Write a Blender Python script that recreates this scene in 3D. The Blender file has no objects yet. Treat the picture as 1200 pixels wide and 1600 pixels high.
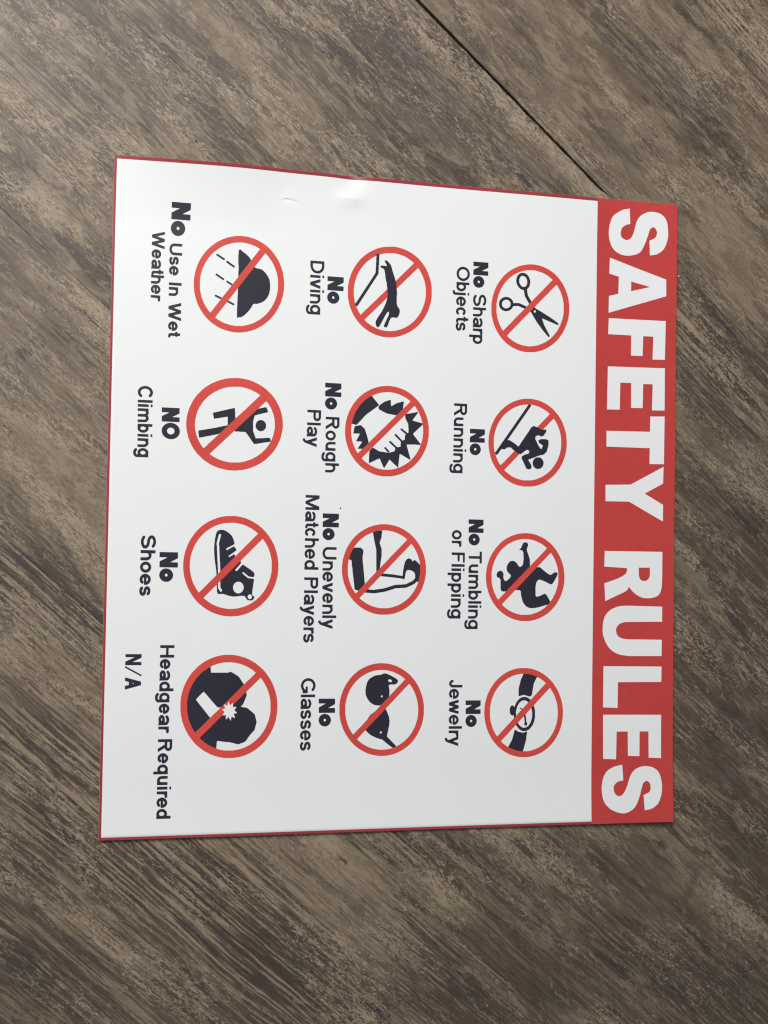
import bpy, bmesh, math, random
import numpy as np
from mathutils import Matrix, Vector
from mathutils.geometry import delaunay_2d_cdt

scene = bpy.context.scene
col = scene.collection

# ------------------------------------------------------------------ camera
SURF = 0.0016                     # height of the sign's face over the floor (m)
cam_data = bpy.data.cameras.new('camera')
cam_data.sensor_fit = 'VERTICAL'
cam_data.sensor_height = 36.0
cam_data.lens = 49.5
cam_data.clip_start = 0.01
cam_data.clip_end = 50.0
cam = bpy.data.objects.new('camera', cam_data)
right = (0.9668030, 0.0163661, 0.2549983)
up = (-0.0248441, 0.9992392, 0.0300616)
back = (-0.2543123, -0.0353989, 0.9664741)
cam.matrix_world = Matrix(((right[0], up[0], back[0], -0.355754),
                           (right[1], up[1], back[1], -0.055493),
                           (right[2], up[2], back[2], 1.274335 + SURF),
                           (0, 0, 0, 1)))
col.objects.link(cam)
scene.camera = cam

# ------------------------------------------------------------------ light
world = bpy.data.worlds.new('World')
scene.world = world
world.use_nodes = True
bg = world.node_tree.nodes['Background']
bg.inputs['Color'].default_value = (0.88, 0.94, 1.0, 1)
bg.inputs['Strength'].default_value = 0.25

def area_light(name, loc, target, sx, sy, power, color):
    d = bpy.data.lights.new(name, 'AREA')
    d.shape = 'RECTANGLE'
    d.size, d.size_y = sx, sy
    d.energy = power
    d.color = color
    o = bpy.data.objects.new(name, d)
    o.location = loc
    o.rotation_euler = (Vector(target) - Vector(loc)).to_track_quat('-Z', 'Y').to_euler()
    col.objects.link(o)
    return o
# a window up and to the left of the sign's left-hand side
area_light('window_light', (-0.8, 1.3, 1.85), (-0.15, 0.1, 0.0), 1.4, 1.0, 59, (1.0, 0.985, 0.955))

vs = scene.view_settings
vs.view_transform = 'Standard'
vs.look = 'None'
vs.exposure = 0.0
vs.gamma = 1.0
vs.use_curve_mapping = False
scene.cycles.max_bounces = 6
scene.cycles.use_denoising = False
scene.cycles.filter_width = 1.2

# ------------------------------------------------------------------ helpers
class NT:
    """small node-tree writer"""
    def __init__(self, name):
        self.mat = bpy.data.materials.new(name)
        self.mat.use_nodes = True
        self.t = self.mat.node_tree
        self.bsdf = self.t.nodes['Principled BSDF']
    def new(self, typ, **kw):
        n = self.t.nodes.new(typ)
        for k, v in kw.items():
            setattr(n, k, v)
        return n
    def put(self, sock, v):
        if isinstance(v, bpy.types.NodeSocket):
            self.t.links.new(v, sock)
        elif isinstance(v, (tuple, list)) and len(v) == 3 and sock.type == 'RGBA':
            sock.default_value = (*v, 1)
        else:
            sock.default_value = v
    def math(self, op, a, b=0.0, c=None, clamp=False):
        n = self.new('ShaderNodeMath', operation=op)
        n.use_clamp = clamp
        self.put(n.inputs[0], a)
        self.put(n.inputs[1], b)
        if c is not None:
            self.put(n.inputs[2], c)
        return n.outputs[0]
    def mix(self, fac, a, b, blend='MIX'):
        n = self.new('ShaderNodeMix', data_type='RGBA', blend_type=blend)
        self.put(n.inputs['Factor'], fac)
        self.put(n.inputs['A'], a)
        self.put(n.inputs['B'], b)
        return n.outputs['Result']
    def step(self, x, lo, hi, a=0.0, b=1.0):
        n = self.new('ShaderNodeMapRange', interpolation_type='SMOOTHSTEP')
        n.clamp = True
        self.put(n.inputs['Value'], x)
        self.put(n.inputs['From Min'], lo)
        self.put(n.inputs['From Max'], hi)
        self.put(n.inputs['To Min'], a)
        self.put(n.inputs['To Max'], b)
        return n.outputs['Result']
    def noise(self, vec, detail=2.0, rough=0.5, dist=0.0, scale=1.0):
        n = self.new('ShaderNodeTexNoise', noise_dimensions='3D')
        self.put(n.inputs['Vector'], vec)
        n.inputs['Scale'].default_value = scale
        n.inputs['Detail'].default_value = detail
        n.inputs['Roughness'].default_value = rough
        n.inputs['Distortion'].default_value = dist
        return n.outputs['Fac']
    def scaled(self, vec, s, off=(0, 0, 0)):
        n = self.new('ShaderNodeVectorMath', operation='MULTIPLY_ADD')
        self.put(n.inputs[0], vec)
        n.inputs[1].default_value = s
        n.inputs[2].default_value = off
        return n.outputs[0]
    def attr(self, name):
        n = self.new('ShaderNodeAttribute', attribute_name=name)
        return n.outputs['Fac']

def mesh_object(name, verts, faces, mat, parent=None, smooth=False):
    me = bpy.data.meshes.new(name)
    me.from_pydata(verts, [], faces)
    me.update()
    if mat:
        me.materials.append(mat)
    if smooth:
        me.polygons.foreach_set('use_smooth', [True] * len(me.polygons))
    o = bpy.data.objects.new(name, me)
    col.objects.link(o)
    o.parent = parent
    return o

# ------------------------------------------------------------------ materials: wood-look vinyl plank
def wood_material():
    m = NT('weathered_wood_vinyl')
    tc = m.new('ShaderNodeTexCoord').outputs['Object']
    info = m.new('ShaderNodeObjectInfo').outputs['Random']
    offs = m.new('ShaderNodeCombineXYZ')
    m.put(offs.inputs[0], m.math('MULTIPLY', info, 7.3))
    m.put(offs.inputs[1], m.math('MULTIPLY', info, 3.1))
    m.put(offs.inputs[2], m.math('MULTIPLY', info, 11.0))
    add = m.new('ShaderNodeVectorMath', operation='ADD')
    m.put(add.inputs[0], tc); m.put(add.inputs[1], offs.outputs[0])
    P0 = add.outputs[0]
    # the grain wanders a little from side to side
    wob = m.noise(m.scaled(P0, (5.0, 16.0, 1.0)), 2.0)
    wob2 = m.noise(m.scaled(P0, (38.0, 60.0, 1.0), (3.1, 0, 0)), 1.0)
    sh = m.new('ShaderNodeCombineXYZ')
    m.put(sh.inputs[1], m.math('ADD', m.math('MULTIPLY', m.math('SUBTRACT', wob, 0.5), 0.012),
                               m.math('MULTIPLY', m.math('SUBTRACT', wob2, 0.5), 0.0020)))
    add2 = m.new('ShaderNodeVectorMath', operation='ADD')
    m.put(add2.inputs[0], P0); m.put(add2.inputs[1], sh.outputs[0])
    P = add2.outputs[0]
    mL, mD, mS, mP, mK, mC, mX = (m.attr(k) for k in ('light_mask', 'dark_mask', 'streak_mask', 'violet_mask', 'saw_mask', 'calm_mask', 'crack_mask'))
    # broad tone
    tone = m.noise(m.scaled(P, (4.5, 20.0, 1.0)), 3.0, 0.55)
    tone2 = m.noise(m.scaled(P, (15.0, 64.0, 1.0), (0, 5, 0)), 4.0, 0.62, 0.4)
    tone = m.math('ADD', m.math('MULTIPLY', tone, 0.5), m.math('MULTIPLY', tone2, 0.5))
    tone = m.math('ADD', tone, m.math('MULTIPLY', mL, 0.10))
    tone = m.math('SUBTRACT', tone, m.math('MULTIPLY', mD, 0.19))  # dark mask also carries the light fall-off painted along the bottom
    c = m.mix(m.step(m.math('ADD', tone, m.math('MULTIPLY', m.math('SUBTRACT', info, 0.5), 0.12)), 0.385, 0.60), (0.054, 0.038, 0.0265), (0.166, 0.126, 0.085))
    # violet-grey smoky patches
    vi = m.step(m.math('ADD', m.noise(m.scaled(P, (20, 74, 1), (0, 0, 4)), 4.0, 0.62, 0.5), m.math('MULTIPLY', mP, 0.22)), 0.54, 0.72)
    c = m.mix(m.math('MULTIPLY', vi, 0.60), c, (0.108, 0.088, 0.086))
    # calm, rubbed areas carry few marks
    calm = m.noise(m.scaled(P, (8.0, 26.0, 1.0), (4, 0, 31)), 3.0, 0.6, 0.5)
    busy = m.step(m.math('ADD', calm, m.math('MULTIPLY', mC, 0.2)), 0.62, 0.50, 0.22, 1.0)
    # larger worn patches of cream
    bp = m.noise(m.scaled(P, (30.0, 96.0, 1.0), (7, 1, 0)), 5.0, 0.70, 0.8)
    bpm = m.step(m.math('ADD', bp, m.math('MULTIPLY', m.math('SUBTRACT', mL, mD), 0.08)), 0.515, 0.575)
    c = m.mix(m.math('MULTIPLY', bpm, 0.48), c, (0.275, 0.215, 0.148))
    # brown, rubbed blotches
    bl = m.noise(m.scaled(P, (13.0, 40.0, 1.0), (3, 7, 50)), 5.0, 0.66, 0.9)
    blm = m.step(m.math('ADD', bl, m.math('MULTIPLY', m.math('SUBTRACT', mD, mL), 0.10)), 0.52, 0.60)
    c = m.mix(m.math('MULTIPLY', blm, 0.62), c, (0.092, 0.064, 0.041))
    # regular long lines of the saw-cut grain, coarse and fine
    ln = m.noise(m.scaled(P, (10.0, 370.0, 1.0), (0, 0, 9)), 2.0, 0.55, 0.1)
    brk = m.noise(m.scaled(P, (40.0, 260.0, 1.0), (6, 0, 40)), 3.0, 0.65)
    ln = m.math('ADD', ln, m.math('MULTIPLY', m.math('SUBTRACT', brk, 0.5), 0.35))
    ln2 = m.noise(m.scaled(P, (34.0, 480.0, 1.0), (0, 3, 12)), 3.0, 0.64, 0.2)
    stre = m.math('ADD', m.math('MULTIPLY', m.step(m.noise(m.scaled(P, (5, 24, 1), (8, 8, 0)), 2.0), 0.46, 0.62), 0.24), m.math('ADD', m.math('MULTIPLY', mS, 0.9), m.math('MULTIPLY', mD, 0.30)), clamp=True)
    c = m.mix(m.math('MULTIPLY', m.step(ln, 0.525, 0.565), stre), c, (0.046, 0.033, 0.025))
    c = m.mix(m.math('MULTIPLY', m.step(ln, 0.465, 0.43), m.math('MULTIPLY', stre, 0.66)), c, (0.325, 0.256, 0.174))
    c = m.mix(m.math('MULTIPLY', m.step(ln2, 0.535, 0.575), m.math('MULTIPLY', busy, 0.40)), c, (0.072, 0.054, 0.042))
    c = m.mix(m.math('MULTIPLY', m.step(ln2, 0.46, 0.42), m.math('MULTIPLY', busy, 0.32)), c, (0.310, 0.256, 0.182))
    # cream flecks, hard-edged, in clusters
    clus = m.noise(m.scaled(P, (9.0, 30.0, 1.0), (2, 0, 2)), 2.0)
    thr = m.math('SUBTRACT', 0.602, m.math('ADD', m.math('MULTIPLY', m.math('SUBTRACT', clus, 0.42), 0.46), m.math('MULTIPLY', mL, 0.075)))
    thr = m.math('ADD', thr, m.math('MULTIPLY', mD, 0.070))
    fl = m.noise(m.scaled(P, (118.0, 340.0, 1.0)), 4.0, 0.68, 1.8)
    flm = m.step(m.math('SUBTRACT', fl, thr), -0.004, 0.010)
    c = m.mix(m.math('MULTIPLY', m.math('MULTIPLY', flm, busy), 0.66), c, (0.355, 0.286, 0.204))
    # dark flecks and pores
    dthr = m.math('SUBTRACT', 0.648, m.math('ADD', m.math('MULTIPLY', mD, 0.085), m.math('MULTIPLY', mP, 0.13)))
    clus2 = m.noise(m.scaled(P, (12.0, 36.0, 1.0), (5, 0, 7)), 2.0)
    dthr = m.math('SUBTRACT', dthr, m.math('MULTIPLY', m.math('SUBTRACT', clus2, 0.45), 0.36))
    df = m.noise(m.scaled(P, (100.0, 300.0, 1.0), (0, 0, 15)), 4.0, 0.66, 1.7)
    dfm = m.step(m.math('SUBTRACT', df, dthr), -0.004, 0.010)
    c = m.mix(m.math('MULTIPLY', m.math('MULTIPLY', dfm, busy), 0.78), c, (0.050, 0.038, 0.032))
    # single cracks, pits and scorched spots
    xm = m.step(m.math('ADD', mX, m.math('ADD', m.math('MULTIPLY', m.math('SUBTRACT', df, 0.5), 2.2), m.math('MULTIPLY', m.math('SUBTRACT', ln, 0.5), 2.0))), 0.52, 0.62)
    c = m.mix(m.math('MULTIPLY', m.math('MULTIPLY', xm, m.step(mX, 0.05, 0.3)), 0.80), c, (0.040, 0.030, 0.026))
    # thin crackle lines around worn patches
    cr = m.noise(m.scaled(P, (42.0, 120.0, 1.0), (1, 4, 20)), 4.0, 0.64, 1.2)
    crl = m.step(m.math('ABSOLUTE', m.math('SUBTRACT', cr, 0.5)), 0.012, 0.002)
    crm = m.math('MULTIPLY', crl, m.step(m.noise(m.scaled(P, (14, 34, 1), (0, 9, 1)), 2.0), 0.50, 0.62))
    c = m.mix(m.math('MULTIPLY', crm, 0.55), c, (0.06, 0.045, 0.036))
    # saw mark across the board
    c = m.mix(m.math('MULTIPLY', mK, 0.6), c, (0.055, 0.041, 0.033))
    # fine pigment mottling
    mo = m.noise(m.scaled(P, (190.0, 560.0, 1.0)), 2.0)
    c = m.mix(1.0, c, m.mix(mo, (0.745, 0.718, 0.700), (1.32, 1.272, 1.24)), 'MULTIPLY')
    m.put(m.bsdf.inputs['Base Color'], c)
    m.put(m.bsdf.inputs['Roughness'], m.math('ADD', 0.45, m.math('MULTIPLY', fl, 0.10)))
    m.bsdf.inputs['Specular IOR Level'].default_value = 0.5
    hgt = m.math('SUBTRACT', m.math('ADD', m.math('MULTIPLY', flm, 0.5), m.math('MULTIPLY', ln, 0.8)), m.math('MULTIPLY', dfm, 0.8))
    b = m.new('ShaderNodeBump')
    b.inputs['Strength'].default_value = 0.22
    b.inputs['Distance'].default_value = 0.0006
    m.put(b.inputs['Height'], hgt)
    m.put(m.bsdf.inputs['Normal'], b.outputs['Normal'])
    return m.mat
WOOD = wood_material()

def plain(name, color, rough, bump=0.0, bump_scale=400.0, spec=0.5, vary=0.0):
    m = NT(name)
    tc = m.new('ShaderNodeTexCoord').outputs['Object']
    n = m.noise(tc, 3.0, 0.6, 0.0, bump_scale)
    lo = m.noise(tc, 2.0, 0.5, 0.0, 14.0)
    f = m.math('ADD', m.math('MULTIPLY', n, 0.5), m.math('MULTIPLY', lo, 0.5))
    a = tuple(v * (1 - vary) for v in color)
    b_ = tuple(min(1.0, v * (1 + vary)) for v in color)
    m.put(m.bsdf.inputs['Base Color'], m.mix(m.step(f, 0.3, 0.7), a, b_))
    m.bsdf.inputs['Roughness'].default_value = rough
    m.bsdf.inputs['Specular IOR Level'].default_value = spec
    if bump:
        b = m.new('ShaderNodeBump')
        b.inputs['Strength'].default_value = bump
        b.inputs['Distance'].default_value = 0.0004
        m.put(b.inputs['Height'], n)
        m.put(m.bsdf.inputs['Normal'], b.outputs['Normal'])
    return m.mat
UNDERLAY = plain('dark_underlay', (0.012, 0.011, 0.010), 0.9)

# ------------------------------------------------------------------ floor of planks laid slantwise
GRAIN = math.radians(-41.1)
DS = np.array((math.cos(GRAIN), math.sin(GRAIN)))
DQ = np.array((-math.sin(GRAIN), math.cos(GRAIN)))
floor = mesh_object('floor', [(-1.4, -1.4, -0.006), (1.4, -1.4, -0.006), (1.4, 1.4, -0.006), (-1.4, 1.4, -0.006)],
                    [(0, 1, 2, 3)], UNDERLAY)
floor['kind'] = 'structure'
# printed features of the boards, then broad dark patches (bottom ones paint in light fall-off): kind, along the grain, across it, half length, half width (mm), strength
FEATURES = [('X', -444.6, 161.8, 12.2, 1.5, 0.9),
 ('X', -389.9, 236.7, 21.3, 4.2, 0.6),
 ('X', -332.4, 272.7, 23.8, 5.4, 0.8),
 ('X', -316.2, 288.0, 27.3, 4.8, 0.8),
 ('X', -283.8, 241.1, 4.2, 1.8, 0.6),
 ('X', -313.1, 331.2, 13.4, 2.4, 0.8),
 ('X', -256.4, 297.9, 7.0, 3.0, 0.8),
 ('X', -233.6, 331.3, 8.5, 2.4, 0.7),
 ('X', -234.4, 247.7, 12.8, 4.8, 0.8),
 ('X', -190.2, 252.9, 11.7, 4.8, 0.7),
 ('X', -121.8, 315.8, 11.2, 4.2, 0.9),
 ('X', -115.8, 562.8, 16.9, 3.6, 0.7),
 ('X', -86.6, 467.4, 6.5, 3.0, 0.7),
 ('X', -47.5, 464.4, 22.7, 3.0, 0.6),
 ('X', 125.9, 345.0, 29.5, 2.4, 0.7),
 ('X', 127.7, 359.0, 25.6, 1.8, 0.6),
 ('X', 212.5, 299.5, 17.1, 4.2, 0.7),
 ('X', 273.9, 225.9, 29.3, 4.8, 0.8),
 ('X', 291.9, 154.3, 59.2, 1.3, 1.0),
 ('X', 336.2, 144.9, 23.1, 4.2, 0.8),
 ('X', 261.0, -202.4, 20.8, 5.4, 0.9),
 ('X', 308.9, -165.5, 19.2, 4.2, 0.9),
 ('X', 336.3, -142.1, 23.4, 4.8, 0.8),
 ('X', 412.1, -72.6, 13.8, 2.4, 0.8),
 ('X', 409.6, -188.1, 16.0, 3.0, 0.9),
 ('X', 460.1, -187.4, 19.8, 4.2, 0.9),
 ('X', 507.7, -115.8, 28.9, 3.6, 0.7),
 ('X', 499.3, -184.3, 10.1, 2.4, 0.7),
 ('X', 528.9, -166.2, 26.4, 3.6, 0.8),
 ('X', 563.1, -111.4, 20.5, 4.2, 0.7),
 ('X', 28.4, -524.8, 30.4, 2.4, 1.0),
 ('X', 98.0, -393.6, 52.8, 9.6, 0.5),
 ('X', 157.0, -452.6, 36.2, 8.4, 0.6),
 ('X', 176.5, -284.9, 13.0, 3.6, 0.9),
 ('X', -322.8, -74.2, 20.6, 1.8, 0.9),
 ('X', -346.5, -137.9, 7.7, 5.4, 0.8),
 ('X', -334.3, -106.2, 6.0, 2.4, 0.7),
 ('X', -164.2, -270.2, 28.2, 3.0, 0.9),
 ('X', -219.9, -273.6, 29.6, 3.0, 0.9),
 ('X', -202.9, -266.2, 31.5, 2.4, 0.8),
 ('X', -212.3, -308.3, 4, 4.2, 1.0),
 ('X', -49.4, -397.5, 12.4, 2.4, 0.6),
 ('X', 297.3, -314.0, 8.9, 3.0, 0.7),
 ('X', 321.5, -280.1, 11.5, 2.4, 0.7),
 ('X', 295.6, -367.2, 22.5, 4.8, 0.7),
 ('X', -377.4, 152.1, 8.0, 1.8, 0.5),
 ('X', -496.7, 60.5, 13.4, 1.5, 0.5),
 ('X', 69.6, 480.1, 12.3, 3.0, 0.6),
 ('X', 373.9, 116.3, 16.8, 2.4, 0.6),
 ('X', 387.9, 44.7, 15.4, 2.4, 0.6),
 ('X', 452.2, 38.6, 18.0, 3.6, 0.7),
 ('L', -406, -20, 39, 19, 0.8),
 ('L', -502, 28, 66, 16, 0.6),
 ('L', -417, 84, 69, 20, 0.5),
 ('L', -307, 154, 36, 15, 0.4),
 ('L', -177, 357, 46, 11, 0.9),
 ('L', -98, 358, 47, 11, 0.9),
 ('L', -45, 602, 87, 33, 0.6),
 ('L', 48, 444, 43, 21, 0.6),
 ('L', -93, 549, 43, 18, 0.4),
 ('L', -328, -64, 28, 12, 0.9),
 ('L', -260, -204, 60, 25, 0.6),
 ('L', 59, -370, 92, 14, 0.4),
 ('L', 168, -289, 73, 24, 0.6),
 ('L', 271, -312, 68, 19, 0.8),
 ('L', 416, -24, 83, 21, 0.3),
 ('L', 320, 126, 35, 21, 0.5),
 ('L', 541, -69, 43, 10, 0.6),
 ('L', 462, -44, 49, 7, 0.6),
 ('L', -103, -416, 32, 22, 0.4),
 ('P', -310, 313, 50, 25, 0.9),
 ('P', -252, 295, 44, 22, 0.8),
 ('P', -343, 308, 37, 19, 0.7),
 ('P', -213, 300, 32, 16, 0.5),
 ('P', -128, 317, 30, 12, 0.9),
 ('P', -337, -160, 27, 19, 0.8),
 ('P', -290, -155, 22, 14, 0.4),
 ('P', -59, 510, 42, 28, 0.4),
 ('P', -146, 483, 34, 21, 0.3),
 ('P', -364, 253, 37, 18, 0.3),
 ('P', -88, 105, 25, 13, 0.3),
 ('P', -397, 165, 47, 12, 0.3),
 ('P', -333, -133, 27, 11, 0.4),
 ('D', -298, 299, 44, 25, 0.5),
 ('D', 120, -387, 64, 15, 0.95),
 ('D', 14, -421, 95, 19, 0.7),
 ('D', -58, -465, 38, 22, 0.5),
 ('D', 372, -256, 65, 25, 0.9),
 ('D', 360, -318, 44, 19, 0.6),
 ('D', 219, -236, 37, 10, 0.8),
 ('D', 270, -199, 38, 9, 0.8),
 ('D', 469, -165, 75, 22, 0.6),
 ('D', 588, -144, 77, 49, 0.7),
 ('D', 281, 203, 50, 32, 0.8),
 ('D', 346, 166, 36, 19, 0.7),
 ('D', -214, -287, 65, 12, 0.9),
 ('D', -163, -269, 66, 10, 0.7),
 ('D', -104, 566, 43, 6, 0.8),
 ('D', -65, 485, 42, 7, 0.7),
 ('D', 30, -529, 49, 10, 0.5),
 ('D', 180, 284, 49, 21, 0.45),
 ('D', -303, 1, 17, 12, 0.2),
 ('D', 97, 356, 64, 11, 0.4),
 ('D', 223, -430, 35, 18, 0.8),
 ('D', 292, -355, 37, 12, 0.4),
 ('D', 384, 65, 56, 21, 0.4),
 ('D', -453, 157, 23, 3, 0.9),
 ('S', -52, 604, 102, 29, 1),
 ('S', 82, -388, 189, 69, 1),
 ('S', -192, -286, 104, 27, 1),
 ('S', -472, 43, 111, 39, 0.6),
 ('S', 118, 322, 91, 28, 0.9),
 ('S', 167, -252, 85, 21, 0.8),
 ('S', -90, -398, 87, 38, 0.6),
 ('S', -258, 369, 13, 6, 0.1),
 ('S', -453, 157, 87, 29, 0.5),
 ('S', 255, -295, 87, 22, 0.6),
 ('S', 72, -510, 122, 39, 0.6),
 ('C', -143, 448, 102, 41, 0.9),
 ('C', -112, 528, 63, 28, 0.8),
 ('C', 206, 234, 49, 32, 0.9),
 ('C', 451, -84, 62, 31, 0.9),
 ('C', 392, -248, 72, 29, 0.9),
 ('C', 93, -416, 126, 15, 0.9),
 ('C', 199, -412, 59, 17, 0.9),
 ('C', -425, 187, 71, 24, 0.6),
 ('C', -359, -46, 34, 22, 0.5),
 ('C', 410, 36, 77, 28, 0.6),
 ('C', 215, -296, 43, 24, 0.5),
 ('C', -7, -488, 49, 33, 0.5),
 ('C', -197, 282, 39, 19, 0.7),
 ('C', -86, 334, 40, 20, 0.7),
 ('C', -325, -125, 50, 28, 0.4),
 ('D', 344, 131, 113, 106, 0.35),
 ('D', 141, 327, 78, 50, 0.3),
 ('D', 529, -46, 85, 71, 0.3),
 ('D', 478, -166, 150, 88, 0.5),  # wide darkening near the bottom, standing in for the light falling off
 ('D', 23, -521, 120, 65, 0.55),
 ('D', 461, 21, 114, 71, 0.25),
 ('D', 380, -303, 102, 45, 0.55),
 ('D', 188, -392, 101, 41, 0.5),
 ('D', 254, 222, 85, 50, 0.3),
 ('L', -35, 359, 82, 27, 0.3),
 ('L', -314, 74, 82, 23, 0.3),
 ('L', 86, 400, 57, 28, 0.4),
 ('L', 202, -291, 79, 31, 0.4),
 ('L', -302, -166, 66, 33, 0.35),
 ('L', 226, 185, 17, 8, 0.9),
 ('L', -425, 42, 90, 34, 0.3)]
SAW_MARKS = [(-399, -37, 27, 3.0, 0.5), (-99, 501, 569, 1.6, 0.35), (470, -117, -63, 3.0, 0.9), (-176, 330, 362, 2.0, 0.5)]
MASKS = dict(L='light_mask', D='dark_mask', S='streak_mask', P='violet_mask', C='calm_mask', X='crack_mask')

SEAMS = [-690.0, -480.0, -268.5, -57.0, 152.0, 367.0, 574.0, 784.0]
# end joints lie under the sign or out of view
ENDS = {0: [-760, 540], 1: [-640, 700], 2: [-900, -30, 900], 3: [-800, 90, 1000], 4: [-760, 20, 1000], 5: [-760, 170, 1000], 6: [-760, 420]}
rng = random.Random(5)
nprng = np.random.default_rng(3)
THICK = 5.0
def build_plank(q0, q1, s0, s1, wide_gap):
    step = 2.5
    S = np.linspace(s0 + 0.15, s1 - 0.15, max(2, int((s1 - s0) / step)))
    Q = np.linspace(q0 + 0.10, q1 - 0.10, int((q1 - q0) / step))
    gs, gq = np.meshgrid(S, Q, indexing='ij')
    gq = gq.copy()
    if wide_gap:                               # this board stands off from its neighbour: an open, chipped joint
        w = 2.5 + 0.7 * (-S - 60) / 400.0
        chips = np.interp(S, np.arange(s0, s1 + 9, 9.0), nprng.normal(0, 0.22, len(np.arange(s0, s1 + 9, 9.0))))
        w = np.where(S < -57, np.maximum(w + chips, 0.8), np.clip(1.2 - (S + 57) * 0.1, 0.0, 1.2))
        gq[:, -1] -= w
        gq[:, -2] = np.minimum(gq[:, -2], gq[:, -1] - 1.0)
    ns, nq = gs.shape
    top = np.stack([gs, gq, np.zeros_like(gs)], -1)
    # the outermost ring is the rounded arris
    edge = np.zeros((ns, nq), bool); edge[0] = edge[-1] = True; edge[:, 0] = edge[:, -1] = True
    top[..., 2][edge] = -0.14
    inner = [(1, slice(None), 0), (-2, slice(None), 0)]
    gs2 = top[..., 0]; gq2 = top[..., 1]
    gq2[:, 1] = gq2[:, 0] + 0.35; gq2[:, -2] = gq2[:, -1] - 0.35
    gs2[1, :] = gs2[0, :] + 0.35; gs2[-2, :] = gs2[-1, :] - 0.35
    V = top.reshape(-1, 3)
    idx = np.arange(ns * nq).reshape(ns, nq)
    F = np.stack([idx[:-1, :-1], idx[1:, :-1], idx[1:, 1:], idx[:-1, 1:]], -1).reshape(-1, 4).tolist()
    loop = list(idx[:, 0]) + list(idx[-1, 1:]) + list(idx[-2::-1, -1]) + list(idx[0, -2:0:-1])
    low = V[loop].copy(); low[:, 2] = -THICK
    base = len(V)
    V = np.vstack([V, low])
    n = len(loop)
    for i in range(n):
        j = (i + 1) % n
        F.append([int(loop[i]), base + i, base + j, int(loop[j])])
    F.append([base + n - 1 - i for i in range(n)])
    c = np.array(((s0 + s1) / 2, (q0 + q1) / 2, 0))
    o = mesh_object('plank', ((V - c) / 1000).tolist(), F, WOOD, floor)
    o.location = (*((c[0] * DS + c[1] * DQ) / 1000), 0)
    o.rotation_euler = (0, 0, GRAIN)
    acc = {k: np.zeros(len(V)) for k in list(MASKS.values()) + ['saw_mask']}
    for t, fs, fq, hs, hq, st in FEATURES:
        if q0 - 2 < fq < q1 + 2:
            acc[MASKS[t]] += st * np.exp(-(((V[:, 0] - fs) / hs) ** 2) ** 1.3 - (((V[:, 1] - fq) / hq) ** 2) ** 1.3)
    for fs, qa, qb, hw, st in SAW_MARKS:
        if q0 < (qa + qb) / 2 < q1:
            cen = fs + 2.0 * np.sin(V[:, 1] * 0.11) - (V[:, 1] - (qa + qb) / 2) * 0.12
            acc['saw_mask'] += st * np.exp(-((V[:, 0] - cen) / (hw + 2)) ** 2) * np.clip((V[:, 1] - qa) / 8, 0, 1) * np.clip((qb - V[:, 1]) / 8, 0, 1)
    for k, v in acc.items():
        a = o.data.attributes.new(k, 'FLOAT', 'POINT')
        a.data.foreach_set('value', np.clip(v, 0, 1.2).astype(np.float32))
    return o
for i in range(len(SEAMS) - 1):
    for s0, s1 in zip(ENDS[i][:-1], ENDS[i][1:]):
        build_plank(SEAMS[i], SEAMS[i + 1], s0, s1, i == 4 and s0 < -100)

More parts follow.
